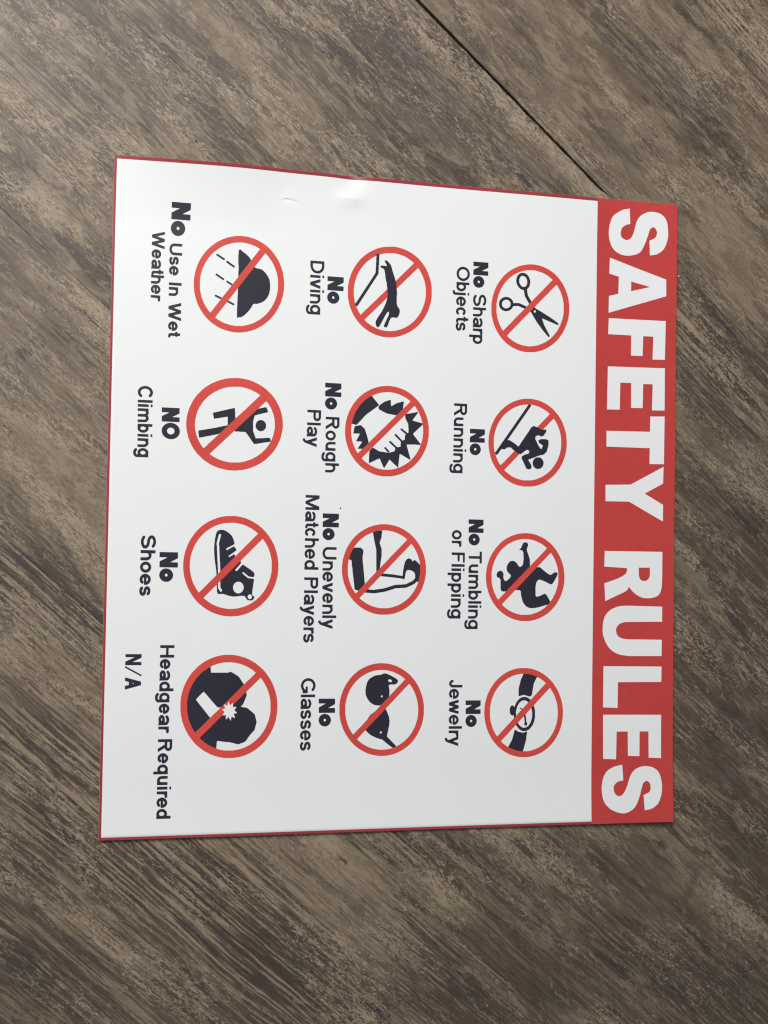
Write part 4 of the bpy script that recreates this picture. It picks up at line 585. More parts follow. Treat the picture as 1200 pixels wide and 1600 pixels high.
  [[-1616,2285,-1621,2277,-1624,2263,-1624,2239,-1626,2229,-1624,2145,-1621,2133,-1621,2090,-1623,2078,-1621,1998,-1623,1986,-1622,1925,-1624,1913,-1623,1866,-1625,1856,-1625,1812,-1627,1802,-1626,1760,-1628,1748,-1627,1670,-1625,1652,-1615,1659,-1594,1662,-1578,1668,-1555,1685,-1528,1714,-1513,1733,-1496,1758,-1484,1783,-1476,1791,-1467,1794,-1455,1793,-1438,1795,-1410,1806,-1386,1819,-1377,1826,-1356,1849,-1346,1865,-1337,1884,-1328,1918,-1325,1933,-1326,1954,-1324,1964,-1326,1975,-1327,1997,-1332,2020,-1340,2041,-1355,2066,-1371,2086,-1394,2107,-1404,2113,-1423,2119,-1447,2121,-1471,2130,-1481,2140,-1491,2154,-1510,2198,-1515,2207,-1529,2225,-1559,2250,-1583,2265,-1604,2283,-1612,2286],[-1822,2232,-1828,2224,-1829,2217,-1758,2175,-1753,2176,-1747,2185,-1748,2190,-1813,2228],[-1730,2173,-1735,2167,-1738,2160,-1732,2155,-1669,2115,-1662,2113,-1659,2116,-1654,2126,-1660,2131,-1722,2171],[-1826,2048,-1832,2038,-1831,2034,-1759,1991,-1756,1991,-1754,1993,-1749,2004,-1750,2006,-1821,2049],[-1726,1992,-1731,1984,-1732,1977,-1675,1944,-1673,1944,-1671,1946,-1666,1955,-1669,1961,-1723,1991],[-1829,1855,-1831,1853,-1836,1843,-1833,1839,-1769,1811,-1764,1810,-1762,1812,-1757,1822,-1760,1827,-1822,1854],[-1715,1808,-1721,1799,-1721,1796,-1715,1791,-1660,1766,-1658,1766,-1653,1772,-1651,1779,-1653,1782,-1706,1807,-1710,1809]], 0),
 ([[-1670,1099,-1708,1093,-1754,1081,-1791,1067,-1835,1047,-1870,1026,-1905,1001,-1931,978,-1974,932,-1993,906,-2018,865,-2044,806,-2057,761,-2064,726,-2068,686,-2067,633,-2061,596,-2048,545,-2033,506,-2012,465,-2002,449,-1974,411,-1961,396,-1916,354,-1890,334,-1839,303,-1794,284,-1761,273,-1726,265,-1674,257,-1658,257,-1648,255,-1590,257,-1583,260,-1550,263,-1503,275,-1465,288,-1421,308,-1386,328,-1350,353,-1324,375,-1279,422,-1259,448,-1234,489,-1206,549,-1193,595,-1186,630,-1181,671,-1183,725,-1188,763,-1202,814,-1217,854,-1239,895,-1249,911,-1278,950,-1291,965,-1337,1007,-1364,1027,-1417,1057,-1462,1076,-1502,1089,-1531,1095,-1583,1102,-1599,1101,-1609,1103],[-1674,1019,-1666,1020,-1593,1024,-1551,1019,-1513,1010,-1482,1000,-1439,981,-1402,959,-1398,954,-1398,952,-1538,811,-1547,804,-1573,777,-1582,769,-1608,743,-1617,735,-1642,708,-1651,701,-1677,674,-1686,667,-1711,640,-1720,633,-1746,606,-1755,598,-1780,572,-1789,564,-1814,538,-1823,530,-1849,504,-1858,497,-1883,470,-1902,452,-1907,451,-1919,463,-1938,491,-1953,516,-1962,537,-1975,571,-1985,615,-1989,643,-1989,682,-1987,692,-1987,706,-1978,750,-1968,786,-1958,809,-1945,833,-1917,876,-1904,892,-1883,915,-1848,945,-1820,964,-1769,991,-1750,999,-1715,1010,-1690,1017],[-1343,900,-1340,901,-1337,900,-1328,890,-1308,861,-1294,838,-1283,815,-1270,780,-1259,736,-1259,722,-1256,712,-1255,668,-1257,658,-1258,644,-1267,599,-1278,563,-1288,539,-1301,515,-1320,485,-1342,457,-1365,433,-1382,418,-1415,393,-1469,363,-1516,345,-1560,333,-1582,330,-1657,328,-1676,329,-1720,338,-1737,342,-1772,354,-1810,372,-1847,396,-1849,399,-1848,402]],
  [[-1348,846,-1450,820,-1515,794,-1597,745,-1618,734,-1620,734,-1622,737,-1622,751,-1624,761,-1625,800,-1628,807,-1628,826,-1630,828,-1823,776,-1827,773,-1828,766,-1818,724,-1815,721,-1805,722,-1710,742,-1696,744,-1693,743,-1692,732,-1691,671,-1692,667,-1799,640,-1952,608,-1956,605,-1957,602,-1957,593,-1952,565,-1952,553,-1949,547,-1946,543,-1941,544,-1784,580,-1684,619,-1679,623,-1677,632,-1675,633,-1616,612,-1585,613,-1578,611,-1547,612,-1540,611,-1524,610,-1463,527,-1446,505,-1443,504,-1417,507,-1396,512,-1387,513,-1366,518,-1294,531,-1291,534,-1296,562,-1300,566,-1345,564,-1355,561,-1400,559,-1409,557,-1430,557,-1456,622,-1458,711,-1444,766,-1409,777,-1319,802,-1319,804,-1337,844,-1341,847],[-1396,726,-1413,718,-1423,708,-1428,699,-1434,682,-1434,665,-1428,649,-1421,640,-1411,631,-1394,624,-1377,624,-1358,632,-1346,645,-1342,652,-1337,667,-1337,686,-1343,702,-1349,711,-1359,720,-1379,727],[-1664,675,-1663,672,-1665,663,-1673,645,-1675,641,-1677,640,-1678,665]], 0),
 ([[-1689,-162,-1740,-172,-1768,-180,-1800,-193,-1844,-214,-1888,-243,-1908,-259,-1923,-272,-1950,-301,-1970,-324,-2001,-369,-2018,-400,-2036,-441,-2052,-488,-2058,-516,-2067,-569,-2067,-585,-2068,-594,-2067,-652,-2065,-659,-2064,-677,-2056,-721,-2043,-764,-2026,-809,-2002,-854,-1979,-891,-1953,-923,-1922,-955,-1888,-983,-1853,-1008,-1806,-1033,-1773,-1046,-1729,-1060,-1694,-1067,-1652,-1072,-1600,-1071,-1593,-1069,-1560,-1067,-1525,-1059,-1481,-1045,-1434,-1023,-1388,-995,-1355,-970,-1329,-945,-1303,-917,-1278,-884,-1255,-846,-1232,-799,-1217,-754,-1205,-707,-1199,-665,-1199,-646,-1197,-637,-1198,-578,-1200,-571,-1204,-538,-1215,-489,-1232,-438,-1247,-405,-1277,-354,-1299,-324,-1323,-296,-1362,-259,-1398,-232,-1444,-205,-1489,-185,-1522,-174,-1550,-167,-1605,-159],[-1672,-223,-1620,-220,-1610,-222,-1596,-222,-1568,-227,-1525,-237,-1497,-248,-1459,-266,-1440,-278,-1409,-300,-1394,-312,-1393,-317,-1916,-854,-1921,-858,-1923,-858,-1952,-816,-1972,-780,-1984,-750,-1991,-727,-1999,-697,-2004,-669,-2008,-639,-2009,-593,-2007,-584,-2007,-568,-2003,-540,-1996,-510,-1989,-487,-1978,-456,-1961,-419,-1928,-367,-1915,-352,-1880,-315,-1857,-296,-1817,-270,-1791,-255,-1767,-245,-1727,-232,-1690,-224],[-1352,-365,-1348,-363,-1346,-363,-1340,-370,-1314,-409,-1296,-441,-1276,-493,-1266,-535,-1260,-567,-1259,-645,-1263,-680,-1272,-722,-1290,-774,-1315,-823,-1336,-855,-1362,-886,-1396,-919,-1426,-941,-1445,-954,-1483,-973,-1511,-984,-1534,-991,-1567,-999,-1604,-1004,-1651,-1005,-1660,-1003,-1674,-1002,-1714,-995,-1751,-984,-1776,-974,-1803,-961,-1826,-947,-1868,-917,-1877,-908,-1877,-906,-1875,-901,-1719,-741,-1706,-730]],
  [[-1745,-289,-1756,-294,-1764,-299,-1770,-308,-1777,-327,-1786,-374,-1788,-402,-1790,-409,-1790,-432,-1792,-441,-1790,-509,-1788,-518,-1787,-543,-1785,-550,-1784,-564,-1782,-571,-1779,-597,-1774,-617,-1774,-629,-1769,-652,-1768,-671,-1766,-678,-1765,-719,-1762,-729,-1761,-810,-1758,-819,-1758,-844,-1754,-861,-1750,-868,-1744,-870,-1730,-871,-1723,-869,-1709,-868,-1695,-871,-1646,-886,-1609,-893,-1571,-890,-1545,-885,-1512,-885,-1500,-891,-1487,-914,-1481,-919,-1472,-923,-1460,-926,-1436,-926,-1429,-921,-1421,-913,-1415,-899,-1415,-890,-1430,-881,-1433,-876,-1435,-867,-1434,-841,-1432,-834,-1432,-825,-1420,-733,-1421,-731,-1431,-728,-1476,-723,-1519,-689,-1530,-677,-1524,-669,-1519,-669,-1471,-707,-1464,-709,-1455,-710,-1431,-714,-1426,-713,-1417,-694,-1417,-682,-1426,-668,-1455,-645,-1516,-606,-1525,-601,-1530,-602,-1580,-660,-1585,-660,-1593,-654,-1595,-650,-1590,-642,-1573,-624,-1542,-586,-1544,-577,-1549,-569,-1594,-528,-1603,-515,-1605,-506,-1609,-507,-1649,-534,-1651,-534,-1656,-530,-1658,-523,-1591,-475,-1588,-468,-1589,-459,-1602,-447,-1608,-438,-1611,-436,-1620,-440,-1673,-471,-1678,-470,-1682,-460,-1681,-457,-1664,-448,-1607,-417,-1606,-408,-1609,-394,-1619,-366,-1628,-347,-1642,-329,-1679,-301,-1703,-290,-1714,-288],[-1749,-327,-1746,-325,-1739,-326,-1732,-328,-1730,-331,-1748,-408,-1748,-427,-1745,-436,-1744,-475,-1742,-485,-1741,-524,-1739,-533,-1738,-573,-1735,-582,-1734,-621,-1732,-631,-1728,-807,-1710,-839,-1712,-843,-1724,-850,-1726,-850,-1729,-847,-1749,-814,-1753,-631,-1755,-622,-1756,-580,-1759,-573,-1760,-531,-1762,-524,-1763,-483,-1765,-476,-1766,-434,-1769,-425,-1769,-404],[-1579,-759,-1564,-757,-1553,-757,-1541,-762,-1529,-771,-1516,-793,-1514,-809,-1515,-823,-1518,-830,-1530,-850,-1548,-861,-1562,-863,-1574,-862,-1586,-857,-1598,-848,-1610,-827,-1612,-810,-1611,-794,-1598,-771],[-1462,-872,-1454,-870,-1447,-873,-1439,-881,-1436,-888,-1436,-897,-1439,-904,-1445,-911,-1453,-915,-1460,-914,-1466,-911,-1473,-904,-1476,-897,-1476,-888,-1473,-881,-1468,-875]], 0),
 ([[-1668,-1420,-1705,-1424,-1749,-1434,-1791,-1448,-1839,-1471,-1866,-1487,-1900,-1512,-1915,-1524,-1960,-1570,-1980,-1595,-2002,-1629,-2020,-1662,-2042,-1714,-2050,-1742,-2056,-1767,-2063,-1803,-2067,-1838,-2065,-1925,-2057,-1973,-2047,-2014,-2032,-2056,-2020,-2083,-1994,-2132,-1969,-2167,-1940,-2204,-1908,-2235,-1878,-2260,-1840,-2286,-1791,-2313,-1763,-2324,-1716,-2339,-1660,-2350,-1579,-2351,-1546,-2347,-1504,-2339,-1470,-2328,-1423,-2308,-1374,-2278,-1342,-2254,-1295,-2209,-1283,-2194,-1254,-2152,-1238,-2126,-1215,-2076,-1201,-2037,-1192,-2000,-1184,-1946,-1184,-1928,-1182,-1918,-1183,-1860,-1185,-1853,-1186,-1834,-1188,-1818,-1199,-1769,-1220,-1710,-1239,-1668,-1261,-1631,-1298,-1581,-1315,-1562,-1345,-1533,-1394,-1495,-1421,-1479,-1454,-1461,-1497,-1444,-1546,-1430,-1588,-1422,-1602,-1422,-1612,-1420],[-1665,-1488,-1615,-1487,-1606,-1489,-1592,-1489,-1561,-1495,-1519,-1506,-1481,-1521,-1448,-1539,-1428,-1551,-1398,-1573,-1389,-1584,-1391,-1588,-1448,-1645,-1460,-1654,-1595,-1790,-1605,-1798,-1665,-1858,-1669,-1862,-1669,-1865,-1667,-1867,-1649,-1877,-1645,-1878,-1642,-1876,-1637,-1846,-1634,-1843,-1617,-1874,-1612,-1872,-1594,-1854,-1591,-1854,-1590,-1856,-1589,-1867,-1584,-1866,-1345,-1631,-1342,-1631,-1337,-1635,-1310,-1673,-1283,-1722,-1273,-1745,-1261,-1782,-1252,-1817,-1247,-1850,-1246,-1932,-1250,-1964,-1259,-2006,-1270,-2041,-1286,-2078,-1299,-2103,-1323,-2138,-1342,-2163,-1376,-2196,-1410,-2222,-1431,-2236,-1462,-2252,-1494,-2265,-1541,-2278,-1583,-2284,-1660,-2283,-1702,-2275,-1748,-2260,-1781,-2246,-1811,-2229,-1854,-2199,-1869,-2187,-1887,-2168,-1883,-2161,-1694,-1974,-1682,-1960,-1668,-1936,-1671,-1931,-1688,-1918,-1692,-1913,-1688,-1910,-1667,-1905,-1663,-1902,-1673,-1871,-1675,-1870,-1680,-1873,-1742,-1935,-1752,-1943,-1886,-2077,-1896,-2085,-1925,-2113,-1929,-2116,-1932,-2114,-1946,-2094,-1958,-2073,-1977,-2031,-1990,-1997,-1997,-1969,-2005,-1923,-2007,-1843,-1999,-1788,-1992,-1760,-1977,-1717,-1962,-1685,-1953,-1669,-1927,-1630,-1901,-1599,-1871,-1572,-1842,-1549,-1807,-1529,-1773,-1513,-1748,-1503,-1699,-1491]],
  [[-1805,-1526,-1910,-1598,-1994,-1701,-1996,-1705,-2026,-1836,-2023,-1976,-1976,-2109,-1972,-2116,-1804,-2270,-1794,-2274,-1741,-2284,-1736,-2283,-1735,-2281,-1734,-2237,-1732,-2230,-1732,-2212,-1730,-2200,-1726,-2197,-1712,-2197,-1687,-2202,-1673,-2203,-1666,-2205,-1612,-2210,-1539,-2230,-1528,-2227,-1476,-2209,-1463,-2194,-1434,-2152,-1389,-2102,-1371,-2030,-1389,-1962,-1398,-1953,-1459,-1903,-1466,-1900,-1519,-1891,-1517,-1887,-1500,-1869,-1495,-1859,-1468,-1790,-1468,-1776,-1484,-1704,-1541,-1620,-1549,-1613,-1616,-1573,-1644,-1581,-1795,-1581,-1798,-1578,-1799,-1545,-1801,-1538,-1802,-1529,-1803,-1526],[-1864,-1755,-1861,-1753,-1858,-1754,-1845,-1766,-1774,-1847,-1733,-1892,-1714,-1895,-1688,-1896,-1685,-1899,-1684,-1906,-1681,-1907,-1667,-1905,-1665,-1904,-1663,-1899,-1671,-1878,-1673,-1866,-1668,-1866,-1645,-1878,-1642,-1876,-1637,-1846,-1634,-1842,-1618,-1872,-1614,-1875,-1596,-1855,-1591,-1853,-1590,-1870,-1592,-1884,-1591,-1891,-1586,-1892,-1574,-1890,-1560,-1891,-1559,-1893,-1577,-1921,-1574,-1926,-1557,-1939,-1553,-1944,-1554,-1947,-1580,-1953,-1582,-1956,-1574,-1979,-1572,-1992,-1577,-1991,-1600,-1979,-1603,-1981,-1608,-2011,-1611,-2015,-1627,-1985,-1631,-1983,-1649,-2002,-1654,-2004,-1655,-1987,-1653,-1973,-1654,-1966,-1659,-1965,-1671,-1967,-1685,-1966,-1685,-1964,-1668,-1936,-1671,-1931,-1681,-1924,-1683,-1924,-1684,-1943,-1687,-1947,-1782,-1988,-1791,-1991,-1794,-1990,-1924,-1828,-1926,-1823,-1925,-1818,-1909,-1802,-1905,-1796]], 0),
]
HEADER_LETTERS = [
 ('S', [[2255,2974,2231,2968,2207,2963,2183,2956,2160,2946,2137,2932,2113,2916,2090,2898,2072,2877,2059,2853,2050,2826,2043,2798,2038,2771,2035,2747,2033,2724,2034,2701,2036,2678,2040,2655,2047,2631,2055,2608,2065,2587,2076,2570,2089,2555,2104,2541,2121,2530,2140,2520,2162,2512,2186,2506,2210,2503,2235,2503,2261,2506,2287,2511,2310,2517,2329,2524,2347,2531,2362,2541,2376,2553,2389,2570,2400,2591,2411,2613,2420,2634,2430,2656,2438,2679,2446,2701,2453,2720,2458,2736,2461,2750,2464,2762,2469,2773,2476,2784,2485,2794,2494,2802,2503,2807,2512,2806,2521,2802,2530,2796,2536,2789,2542,2780,2545,2770,2548,2759,2548,2748,2546,2737,2543,2725,2538,2714,2532,2705,2524,2698,2516,2693,2507,2688,2498,2684,2490,2680,2483,2676,2476,2673,2468,2669,2470,2632,2472,2596,2473,2559,2475,2522,2496,2526,2516,2530,2537,2535,2556,2542,2574,2553,2592,2565,2609,2580,2623,2597,2635,2619,2646,2644,2655,2670,2661,2694,2666,2715,2667,2735,2667,2756,2666,2778,2664,2803,2661,2831,2656,2858,2648,2881,2638,2899,2626,2915,2612,2928,2597,2939,2579,2947,2558,2953,2537,2957,2518,2959,2500,2960,2484,2960,2468,2958,2450,2954,2431,2946,2410,2936,2390,2924,2372,2911,2359,2897,2348,2883,2338,2866,2328,2845,2320,2818,2312,2786,2304,2755,2296,2729,2288,2710,2281,2695,2272,2684,2263,2675,2253,2667,2242,2662,2230,2659,2219,2659,2207,2661,2195,2665,2183,2671,2174,2678,2168,2687,2164,2696,2162,2707,2161,2719,2161,2731,2164,2745,2168,2759,2173,2771,2181,2781,2190,2790,2201,2798,2212,2805,2224,2810,2236,2814,2249,2818,2262,2821,2260,2860,2258,2898,2256,2936]]),
 ('A', [[2049,2471,2651,2292,2653,2126,2041,1925,2043,2092,2142,2119,2146,2289,2044,2313],[2279,2250,2481,2208,2278,2153]]),
 ('F', [[2044,1873,2651,1878,2645,1492,2514,1488,2520,1716,2413,1715,2408,1518,2284,1515,2285,1715,2039,1714]]),
 ('E', [[2040,1397,2646,1408,2648,987,2514,984,2519,1242,2418,1241,2415,1002,2291,999,2290,1245,2174,1243,2171,976,2036,973]]),
 ('T', [[2497,923,2649,928,2647,455,2494,452,2495,609,2035,608,2033,763,2496,771]]),
 ('Y', [[2643,429,2641,264,2447,159,2642,53,2642,-111,2281,75,2031,73,2029,233,2296,244]]),
 ('R', [[2028,-413,2640,-411,2640,-674,2639,-698,2639,-722,2638,-745,2635,-767,2630,-787,2623,-806,2614,-824,2602,-839,2586,-850,2567,-858,2546,-864,2524,-868,2502,-870,2479,-870,2456,-869,2435,-866,2417,-860,2399,-853,2383,-844,2369,-836,2356,-827,2344,-819,2334,-810,2324,-801,2315,-791,2306,-781,2298,-770,2290,-760,2283,-770,2277,-781,2270,-791,2258,-801,2241,-811,2220,-821,2196,-831,2170,-843,2140,-856,2107,-871,2073,-887,2039,-902,2036,-858,2034,-815,2031,-771,2028,-728,2065,-716,2102,-704,2138,-692,2168,-680,2193,-669,2214,-659,2231,-649,2245,-639,2255,-629,2261,-620,2264,-611,2266,-603,2268,-596,2267,-589,2265,-583,2264,-577,2026,-566,2027,-528,2027,-490,2028,-452],[2391,-570,2420,-570,2449,-570,2479,-569,2508,-569,2509,-589,2510,-609,2510,-629,2509,-645,2506,-659,2501,-670,2496,-679,2489,-686,2481,-693,2471,-698,2460,-701,2450,-702,2440,-701,2429,-698,2419,-694,2411,-687,2405,-680,2400,-671,2397,-660,2394,-647,2392,-630,2392,-611,2392,-590]]),
 ('U', [[2642,-951,2643,-988,2643,-1025,2643,-1062,2644,-1099,2250,-1104,2236,-1108,2221,-1112,2207,-1116,2195,-1122,2185,-1129,2176,-1138,2168,-1147,2163,-1157,2159,-1167,2157,-1177,2157,-1187,2158,-1198,2160,-1208,2163,-1219,2168,-1229,2175,-1238,2183,-1246,2194,-1253,2206,-1259,2219,-1263,2234,-1267,2250,-1269,2268,-1271,2285,-1273,2642,-1276,2642,-1316,2641,-1356,2640,-1396,2640,-1436,2287,-1436,2259,-1431,2230,-1428,2203,-1423,2177,-1415,2152,-1405,2129,-1392,2108,-1377,2088,-1360,2071,-1339,2056,-1316,2043,-1292,2033,-1269,2025,-1247,2019,-1225,2016,-1202,2015,-1178,2016,-1151,2018,-1121,2023,-1092,2030,-1067,2040,-1045,2053,-1027,2067,-1010,2084,-996,2103,-982,2126,-971,2149,-962,2171,-954,2193,-950,2215,-947,2237,-946,2259,-944]]),
 ('L', [[2641,-1539,2639,-1690,2182,-1690,2180,-1940,2027,-1933,2028,-1534]]),
 ('E', [[2028,-2004,2639,-2011,2639,-2433,2510,-2427,2507,-2172,2414,-2170,2413,-2411,2292,-2406,2289,-2170,2172,-2169,2168,-2437,2033,-2431]]),
 ('S', [[2233,-2490,2207,-2495,2182,-2500,2157,-2505,2134,-2513,2113,-2524,2092,-2536,2074,-2550,2059,-2567,2047,-2587,2037,-2609,2030,-2633,2025,-2656,2021,-2679,2019,-2701,2019,-2723,2020,-2747,2024,-2772,2028,-2798,2035,-2824,2046,-2847,2059,-2868,2076,-2887,2096,-2905,2117,-2920,2143,-2933,2172,-2944,2201,-2953,2227,-2958,2249,-2959,2268,-2957,2286,-2952,2304,-2945,2321,-2936,2338,-2926,2354,-2913,2369,-2897,2382,-2877,2393,-2854,2403,-2830,2412,-2807,2420,-2783,2427,-2759,2433,-2736,2439,-2717,2443,-2702,2446,-2690,2450,-2680,2455,-2672,2462,-2664,2470,-2658,2479,-2654,2488,-2652,2497,-2654,2506,-2659,2514,-2665,2521,-2673,2526,-2683,2529,-2695,2530,-2708,2531,-2719,2530,-2730,2528,-2740,2524,-2750,2517,-2759,2505,-2767,2489,-2774,2472,-2781,2456,-2788,2459,-2825,2461,-2861,2464,-2898,2466,-2935,2487,-2931,2507,-2928,2527,-2924,2546,-2917,2564,-2907,2582,-2895,2598,-2881,2612,-2863,2624,-2841,2633,-2816,2641,-2789,2646,-2763,2649,-2737,2650,-2711,2649,-2686,2645,-2661,2640,-2636,2634,-2612,2625,-2589,2614,-2569,2602,-2553,2587,-2541,2571,-2531,2553,-2522,2533,-2515,2510,-2511,2487,-2508,2464,-2508,2441,-2511,2418,-2516,2396,-2524,2376,-2534,2360,-2545,2345,-2559,2333,-2575,2322,-2593,2312,-2614,2304,-2637,2297,-2661,2290,-2683,2282,-2703,2274,-2721,2266,-2738,2257,-2753,2247,-2766,2236,-2777,2225,-2786,2214,-2792,2203,-2793,2191,-2791,2180,-2787,2170,-2781,2162,-2773,2155,-2763,2149,-2751,2146,-2740,2144,-2728,2144,-2714,2146,-2701,2149,-2690,2156,-2679,2164,-2670,2174,-2662,2185,-2655,2198,-2650,2214,-2647,2230,-2645,2245,-2642,2242,-2604,2239,-2566,2236,-2528]]),
]

# ------------------------------------------------------------------ the sign
WHITE = plain('white_vinyl_sheet', (0.820, 0.834, 0.830), 0.30, 0.06, 700.0, 0.45, 0.012)
WHITE_INK = plain('white_unprinted_lettering', (0.83, 0.835, 0.835), 0.30, 0.06, 700.0, 0.45, 0.012)
BAND_RED = plain('red_print', (0.52, 0.049, 0.045), 0.38, 0.06, 260.0, 0.45, 0.07)
RING_RED = plain('bright_red_print', (0.64, 0.064, 0.050), 0.38, 0.05, 420.0, 0.45, 0.12)
TRIM_RED = plain('dark_red_print', (0.34, 0.034, 0.045), 0.34, 0.05, 600.0, 0.45, 0.10)
BLACK = plain('black_print', (0.019, 0.019, 0.032), 0.36, 0.05, 600.0, 0.45, 0.15)

XH, YH = 276.3, 305.2            # half sizes of the sheet (mm)
GAUGE = 1.0                      # thickness of the sheet
def rise(x, y):
    """height of the sheet's underside over the floor (mm): it lies almost flat, with lifted edges and a kink"""
    x = np.asarray(x, float); y = np.asarray(y, float)
    h = 0.7 + 0.3 * np.sin(x / 75 + 0.7) * np.cos(y / 90 + 0.4)
    g = lambda v, c, w: np.exp(-((v - c) / w) ** 2)
    # the far edge curls up along its left half, then dips to a fold
    t = np.clip((y - 247) / 58, 0, 1)
    h = h + t ** 1.7 * (7.5 * g(x, -180, 95) + 1.6 * g(x, -30, 50) + 1.2 * g(x, 120, 90))
    h = h + g(x, -58, 13) * (1.5 * g(y, 284, 9) - 3.0 * np.clip((y - 284) / 21, 0, 1))
    # shallow troughs running in from the edge
    h = h + 0.95 * g(x, -165 + (305 - y) * 0.15, 34) * g(y, 305, 75) - 0.35 * g(x, -118, 12) * g(y, 290, 16)
    h = h + 0.2 * g(x, -118, 9) * g(y, 271, 7)
    # finger-nail kink
    arc_y = 278.6 - ((x + 118) / 9.5) ** 2 * 2.0
    h = h + 0.42 * np.tanh((y - arc_y) / 0.5) * np.exp(-((x + 116) / 7.0) ** 4) * np.exp(-((y - arc_y) / np.where(y > arc_y, 7.0, 3.0)) ** 2)
    h = h + 0.22 * np.exp(-(((x + 55) / 3) ** 2 + ((y - 283) / 3) ** 2))
    # near corners stand off the floor a little
    h = h + 2.2 * np.clip((x - 60) / 216, 0, 1) ** 2 * np.clip((-y - 120) / 185, 0, 1) ** 2
    h = h + 1.6 * np.clip((-y - 250) / 55, 0, 1) ** 2 + 1.3 * np.clip((x - 230) / 46, 0, 1) ** 2
    return np.maximum(h, 0.15)
def face(x, y, off=0.0):
    return rise(x, y) + GAUGE + off

sign = bpy.data.objects.new('safety_sign', None)
sign.empty_display_size = 0.1
col.objects.link(sign)
sign['label'] = 'white rectangular safety rules sign with red header band lying on wood-look floor'
sign['category'] = 'sign'

def grid_patch(x0, x1, y0, y1, step):
    xs = np.linspace(x0, x1, max(2, int(abs(x1 - x0) / step) + 1))
    ys = np.linspace(y0, y1, max(2, int(abs(y1 - y0) / step) + 1))
    gx, gy = np.meshgrid(xs, ys, indexing='ij')
    i = np.arange(gx.size).reshape(gx.shape)
    F = np.stack([i[:-1, :-1], i[1:, :-1], i[1:, 1:], i[:-1, 1:]], -1).reshape(-1, 4)
    return gx, gy, i, F
# sheet: top, underside and cut edges; finer mesh where it is creased
xs = np.unique(np.concatenate([np.linspace(-XH, XH, 120), np.arange(-175, -30, 0.8), np.arange(-130, -103, 0.3)]))
ys = np.unique(np.concatenate([np.linspace(-YH, YH, 130), np.arange(255, YH, 0.8), np.arange(268, 286, 0.3)]))
gx, gy = np.meshgrid(xs, ys, indexing='ij')
idx = np.arange(gx.size).reshape(gx.shape)
Ft = np.stack([idx[:-1, :-1], idx[1:, :-1], idx[1:, 1:], idx[:-1, 1:]], -1).reshape(-1, 4)
Vt = np.stack([gx, gy, face(gx, gy)], -1).reshape(-1, 3)
Vb = np.stack([gx, gy, rise(gx, gy)], -1).reshape(-1, 3)
loop = list(idx[:, 0]) + list(idx[-1, 1:]) + list(idx[-2::-1, -1]) + list(idx[0, -2:0:-1])
side = [[loop[i] + len(Vt), loop[(i + 1) % len(loop)] + len(Vt), loop[(i + 1) % len(loop)], loop[i]] for i in range(len(loop))]
panel = mesh_object('panel', (np.vstack([Vt, Vb]) / 1000).tolist(),
                    Ft.tolist() + (Ft[:, ::-1] + len(Vt)).tolist() + [[int(k) for k in f] for f in side], WHITE, sign)
for p in panel.data.polygons:
    p.use_smooth = p.index < len(Ft)

def patch(name, x0, x1, y0, y1, off, mat, parent, step=3.0):
    gx, gy, i, F = grid_patch(x0, x1, y0, y1, step)
    V = np.stack([gx, gy, face(gx, gy, off)], -1).reshape(-1, 3) / 1000
    return mesh_object(name, V.tolist(), F.tolist(), mat, parent, True)

def inside(loops, x, y):
    r = np.zeros(len(x), bool)
    for L in loops:
        a = L; b = np.roll(L, -1, 0)
        for (x0, y0), (x1, y1) in zip(a, b):
            if y0 == y1:
                continue
            r ^= ((y0 > y) != (y1 > y)) & (x < (x1 - x0) * (y - y0) / (y1 - y0) + x0)
    return r
def cut_shape(loops, grid=7.0):
    """triangulate an even-odd shape (mm), with inner points so that it follows the sheet"""
    L2 = []
    for L in loops:
        L = np.asarray(L, float)
        out = []
        for a, b in zip(L, np.roll(L, -1, 0)):
            k = max(1, int(np.hypot(*(b - a)) / grid))
            out += [a + (b - a) * t / k for t in range(k)]
        L2.append(np.array(out))
    V, E = [], []
    for L in L2:
        n0 = len(V)
        V += [Vector(p) for p in L]
        E += [(n0 + i, n0 + (i + 1) % len(L)) for i in range(len(L))]
    allp = np.vstack(L2)
    lo, hi = allp.min(0), allp.max(0)
    gx, gy = np.meshgrid(np.arange(lo[0] + grid / 2, hi[0], grid), np.arange(lo[1] + grid / 2, hi[1], grid))
    gx, gy = gx.ravel(), gy.ravel()
    if len(gx):
        k = inside(L2, gx, gy)
        V += [Vector((float(a), float(b))) for a, b in zip(gx[k], gy[k])]
    ov, oe, of, *_ = delaunay_2d_cdt(V, E, [], 0, 1e-5)
    P = np.array([(v.x, v.y) for v in ov])
    T = np.array([f for f in of if len(f) == 3])
    c = P[T].mean(1)
    T = T[inside(L2, c[:, 0], c[:, 1])]
    T = T[np.abs(np.cross(P[T[:, 1]] - P[T[:, 0]], P[T[:, 2]] - P[T[:, 0]])) > 2e-4]
    # counter-clockwise
    a, b, d = P[T[:, 0]], P[T[:, 1]], P[T[:, 2]]
    cw = ((b - a)[:, 0] * (d - a)[:, 1] - (b - a)[:, 1] * (d - a)[:, 0]) < 0
    T[cw] = T[cw][:, ::-1]
    return P, T
def printed(name, shapes, off, mat, parent):
    """one printed piece: a list of shapes, each a list of loops"""
    VV, FF, n = [], [], 0
    for loops in shapes:
        P, T = cut_shape(loops)
        VV.append(np.c_[P, face(P[:, 0], P[:, 1], off)] / 1000)
        FF.append(T + n)
        n += len(P)
    return mesh_object(name, np.vstack(VV).tolist(), np.vstack(FF).tolist(), mat, parent)
def loops_of(flat, k=0.1):
    return [np.array(l, float).reshape(-1, 2) * k for l in flat]

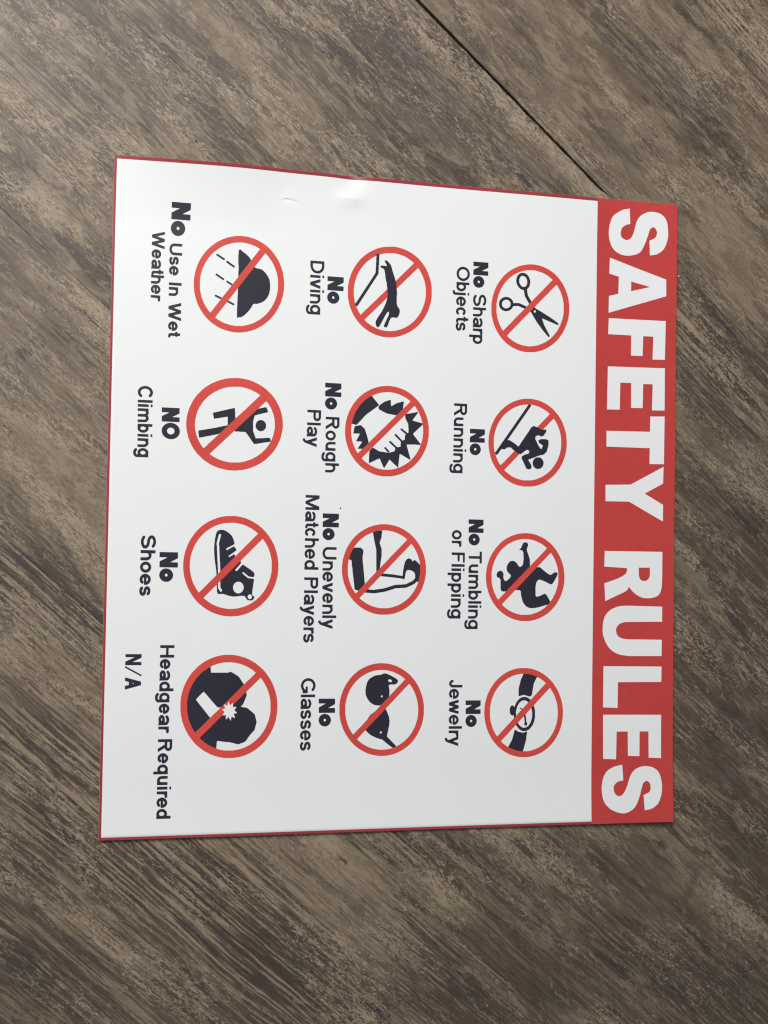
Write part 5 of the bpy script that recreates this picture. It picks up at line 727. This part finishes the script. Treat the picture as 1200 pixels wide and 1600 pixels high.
# red header band down the right-hand side and the thin red trim on the other three edges
BX = 191.2
band = patch('header_band', BX, XH - 0.05, -YH + 0.05, YH - 0.05, 0.10, BAND_RED, sign, 4.0)
band['label'] = 'red header band with large white lettering'
patch('border_trim', -XH + 0.05, BX, YH - 3.1, YH - 0.05, 0.10, TRIM_RED, sign, 1.3)
patch('border_trim', -XH + 0.05, BX, -YH + 0.05, -YH + 2.3, 0.10, TRIM_RED, sign, 1.3)
patch('border_trim', -XH + 0.05, -XH + 2.3, -YH + 2.3, YH - 3.1, 0.10, TRIM_RED, sign, 1.3)
for ch, flat in HEADER_LETTERS:
    printed('header_letter', [loops_of(flat)], 0.20, WHITE_INK, band)

RULES = ['scissors', 'running figure', 'tumbling figure', 'wrist watch', 'diving figure', 'fist and burst', 'flexed arm',
         'dark glasses', 'cloud and rain', 'climbing figure', 'shoe', 'two heads knocking together']
for (red, fig, over), what in zip(SYMBOLS, RULES):
    ring = printed('prohibition_symbol', [loops_of(red)], 0.16, RING_RED, sign)
    ring['label'] = 'red ring and slash over black ' + what
    printed('pictogram', [loops_of(fig)], 0.22 if over else 0.10, BLACK, ring)

def line_shapes(text, wt, x0, y0, x1, y1, cap):
    G = GLYPH[wt]
    pen, items, first, last = 0, [], None, 0
    for ch in text:
        if ch == ' ':
            pen += 400
            continue
        adv, b0, b1, cs = G[ch]
        items.append((pen, cs))
        if first is None:
            first = b0
        last = pen + b1
        pen += adv
    dx, dy = x1 - x0, y1 - y0
    out = []
    for pn, cs in items:
        sh = []
        for c in cs:
            a = np.array(c, float).reshape(-1, 2)
            t = (a[:, 0] + pn - first) / (last - first)
            sh.append(np.c_[x0 + dx * t + a[:, 1] / 1000 * cap, y0 + dy * t])
        out.append(sh)
    return out
for r in range(12):
    reg, bold = [], []
    for rule, text, wt, *g in CAPTION_LINES:
        if rule == r:
            (bold if wt == 'b' else reg).extend(line_shapes(text, wt, *g))
    cap = printed('caption', reg, 0.12, BLACK, sign)
    if bold:
        printed('bold_word', bold, 0.12, BLACK, cap)
# a stray speck of ink
a = np.linspace(0, 2 * math.pi, 9)[:-1]
printed('ink_speck', [[np.c_[-62.3 + 0.75 * np.cos(a), -6.3 + 0.7 * np.sin(a)]]], 0.12, BLACK, sign)

# grit lying on the floor
def grit(label, x, y, size, mat, seed):
    r = random.Random(seed)
    bm = bmesh.new()
    bmesh.ops.create_icosphere(bm, subdivisions=2, radius=size)
    for v in bm.verts:
        v.co *= r.uniform(0.75, 1.2)
        v.co.z *= 0.7
        v.co.x *= 1.25
    lowest = min(v.co.z for v in bm.verts)
    me = bpy.data.meshes.new('grit')
    bm.to_mesh(me)
    bm.free()
    me.materials.append(mat)
    o = bpy.data.objects.new('grit', me)
    o.location = (x / 1000, y / 1000, -lowest)
    o['label'] = label
    o['category'] = 'grit'
    col.objects.link(o)
PALE = plain('pale_crumb', (0.62, 0.56, 0.46), 0.7, 0.3, 900.0)
DARK = plain('dark_crumb', (0.025, 0.021, 0.018), 0.8, 0.3, 900.0)
grit('tiny pale crumb on the floor just right of the red header band', 279.6, 234.1, 0.0009, PALE, 1)
grit('tiny dark speck of grit on the floor above the sign near its top left corner', -203.0, 325.4, 0.0008, DARK, 2)
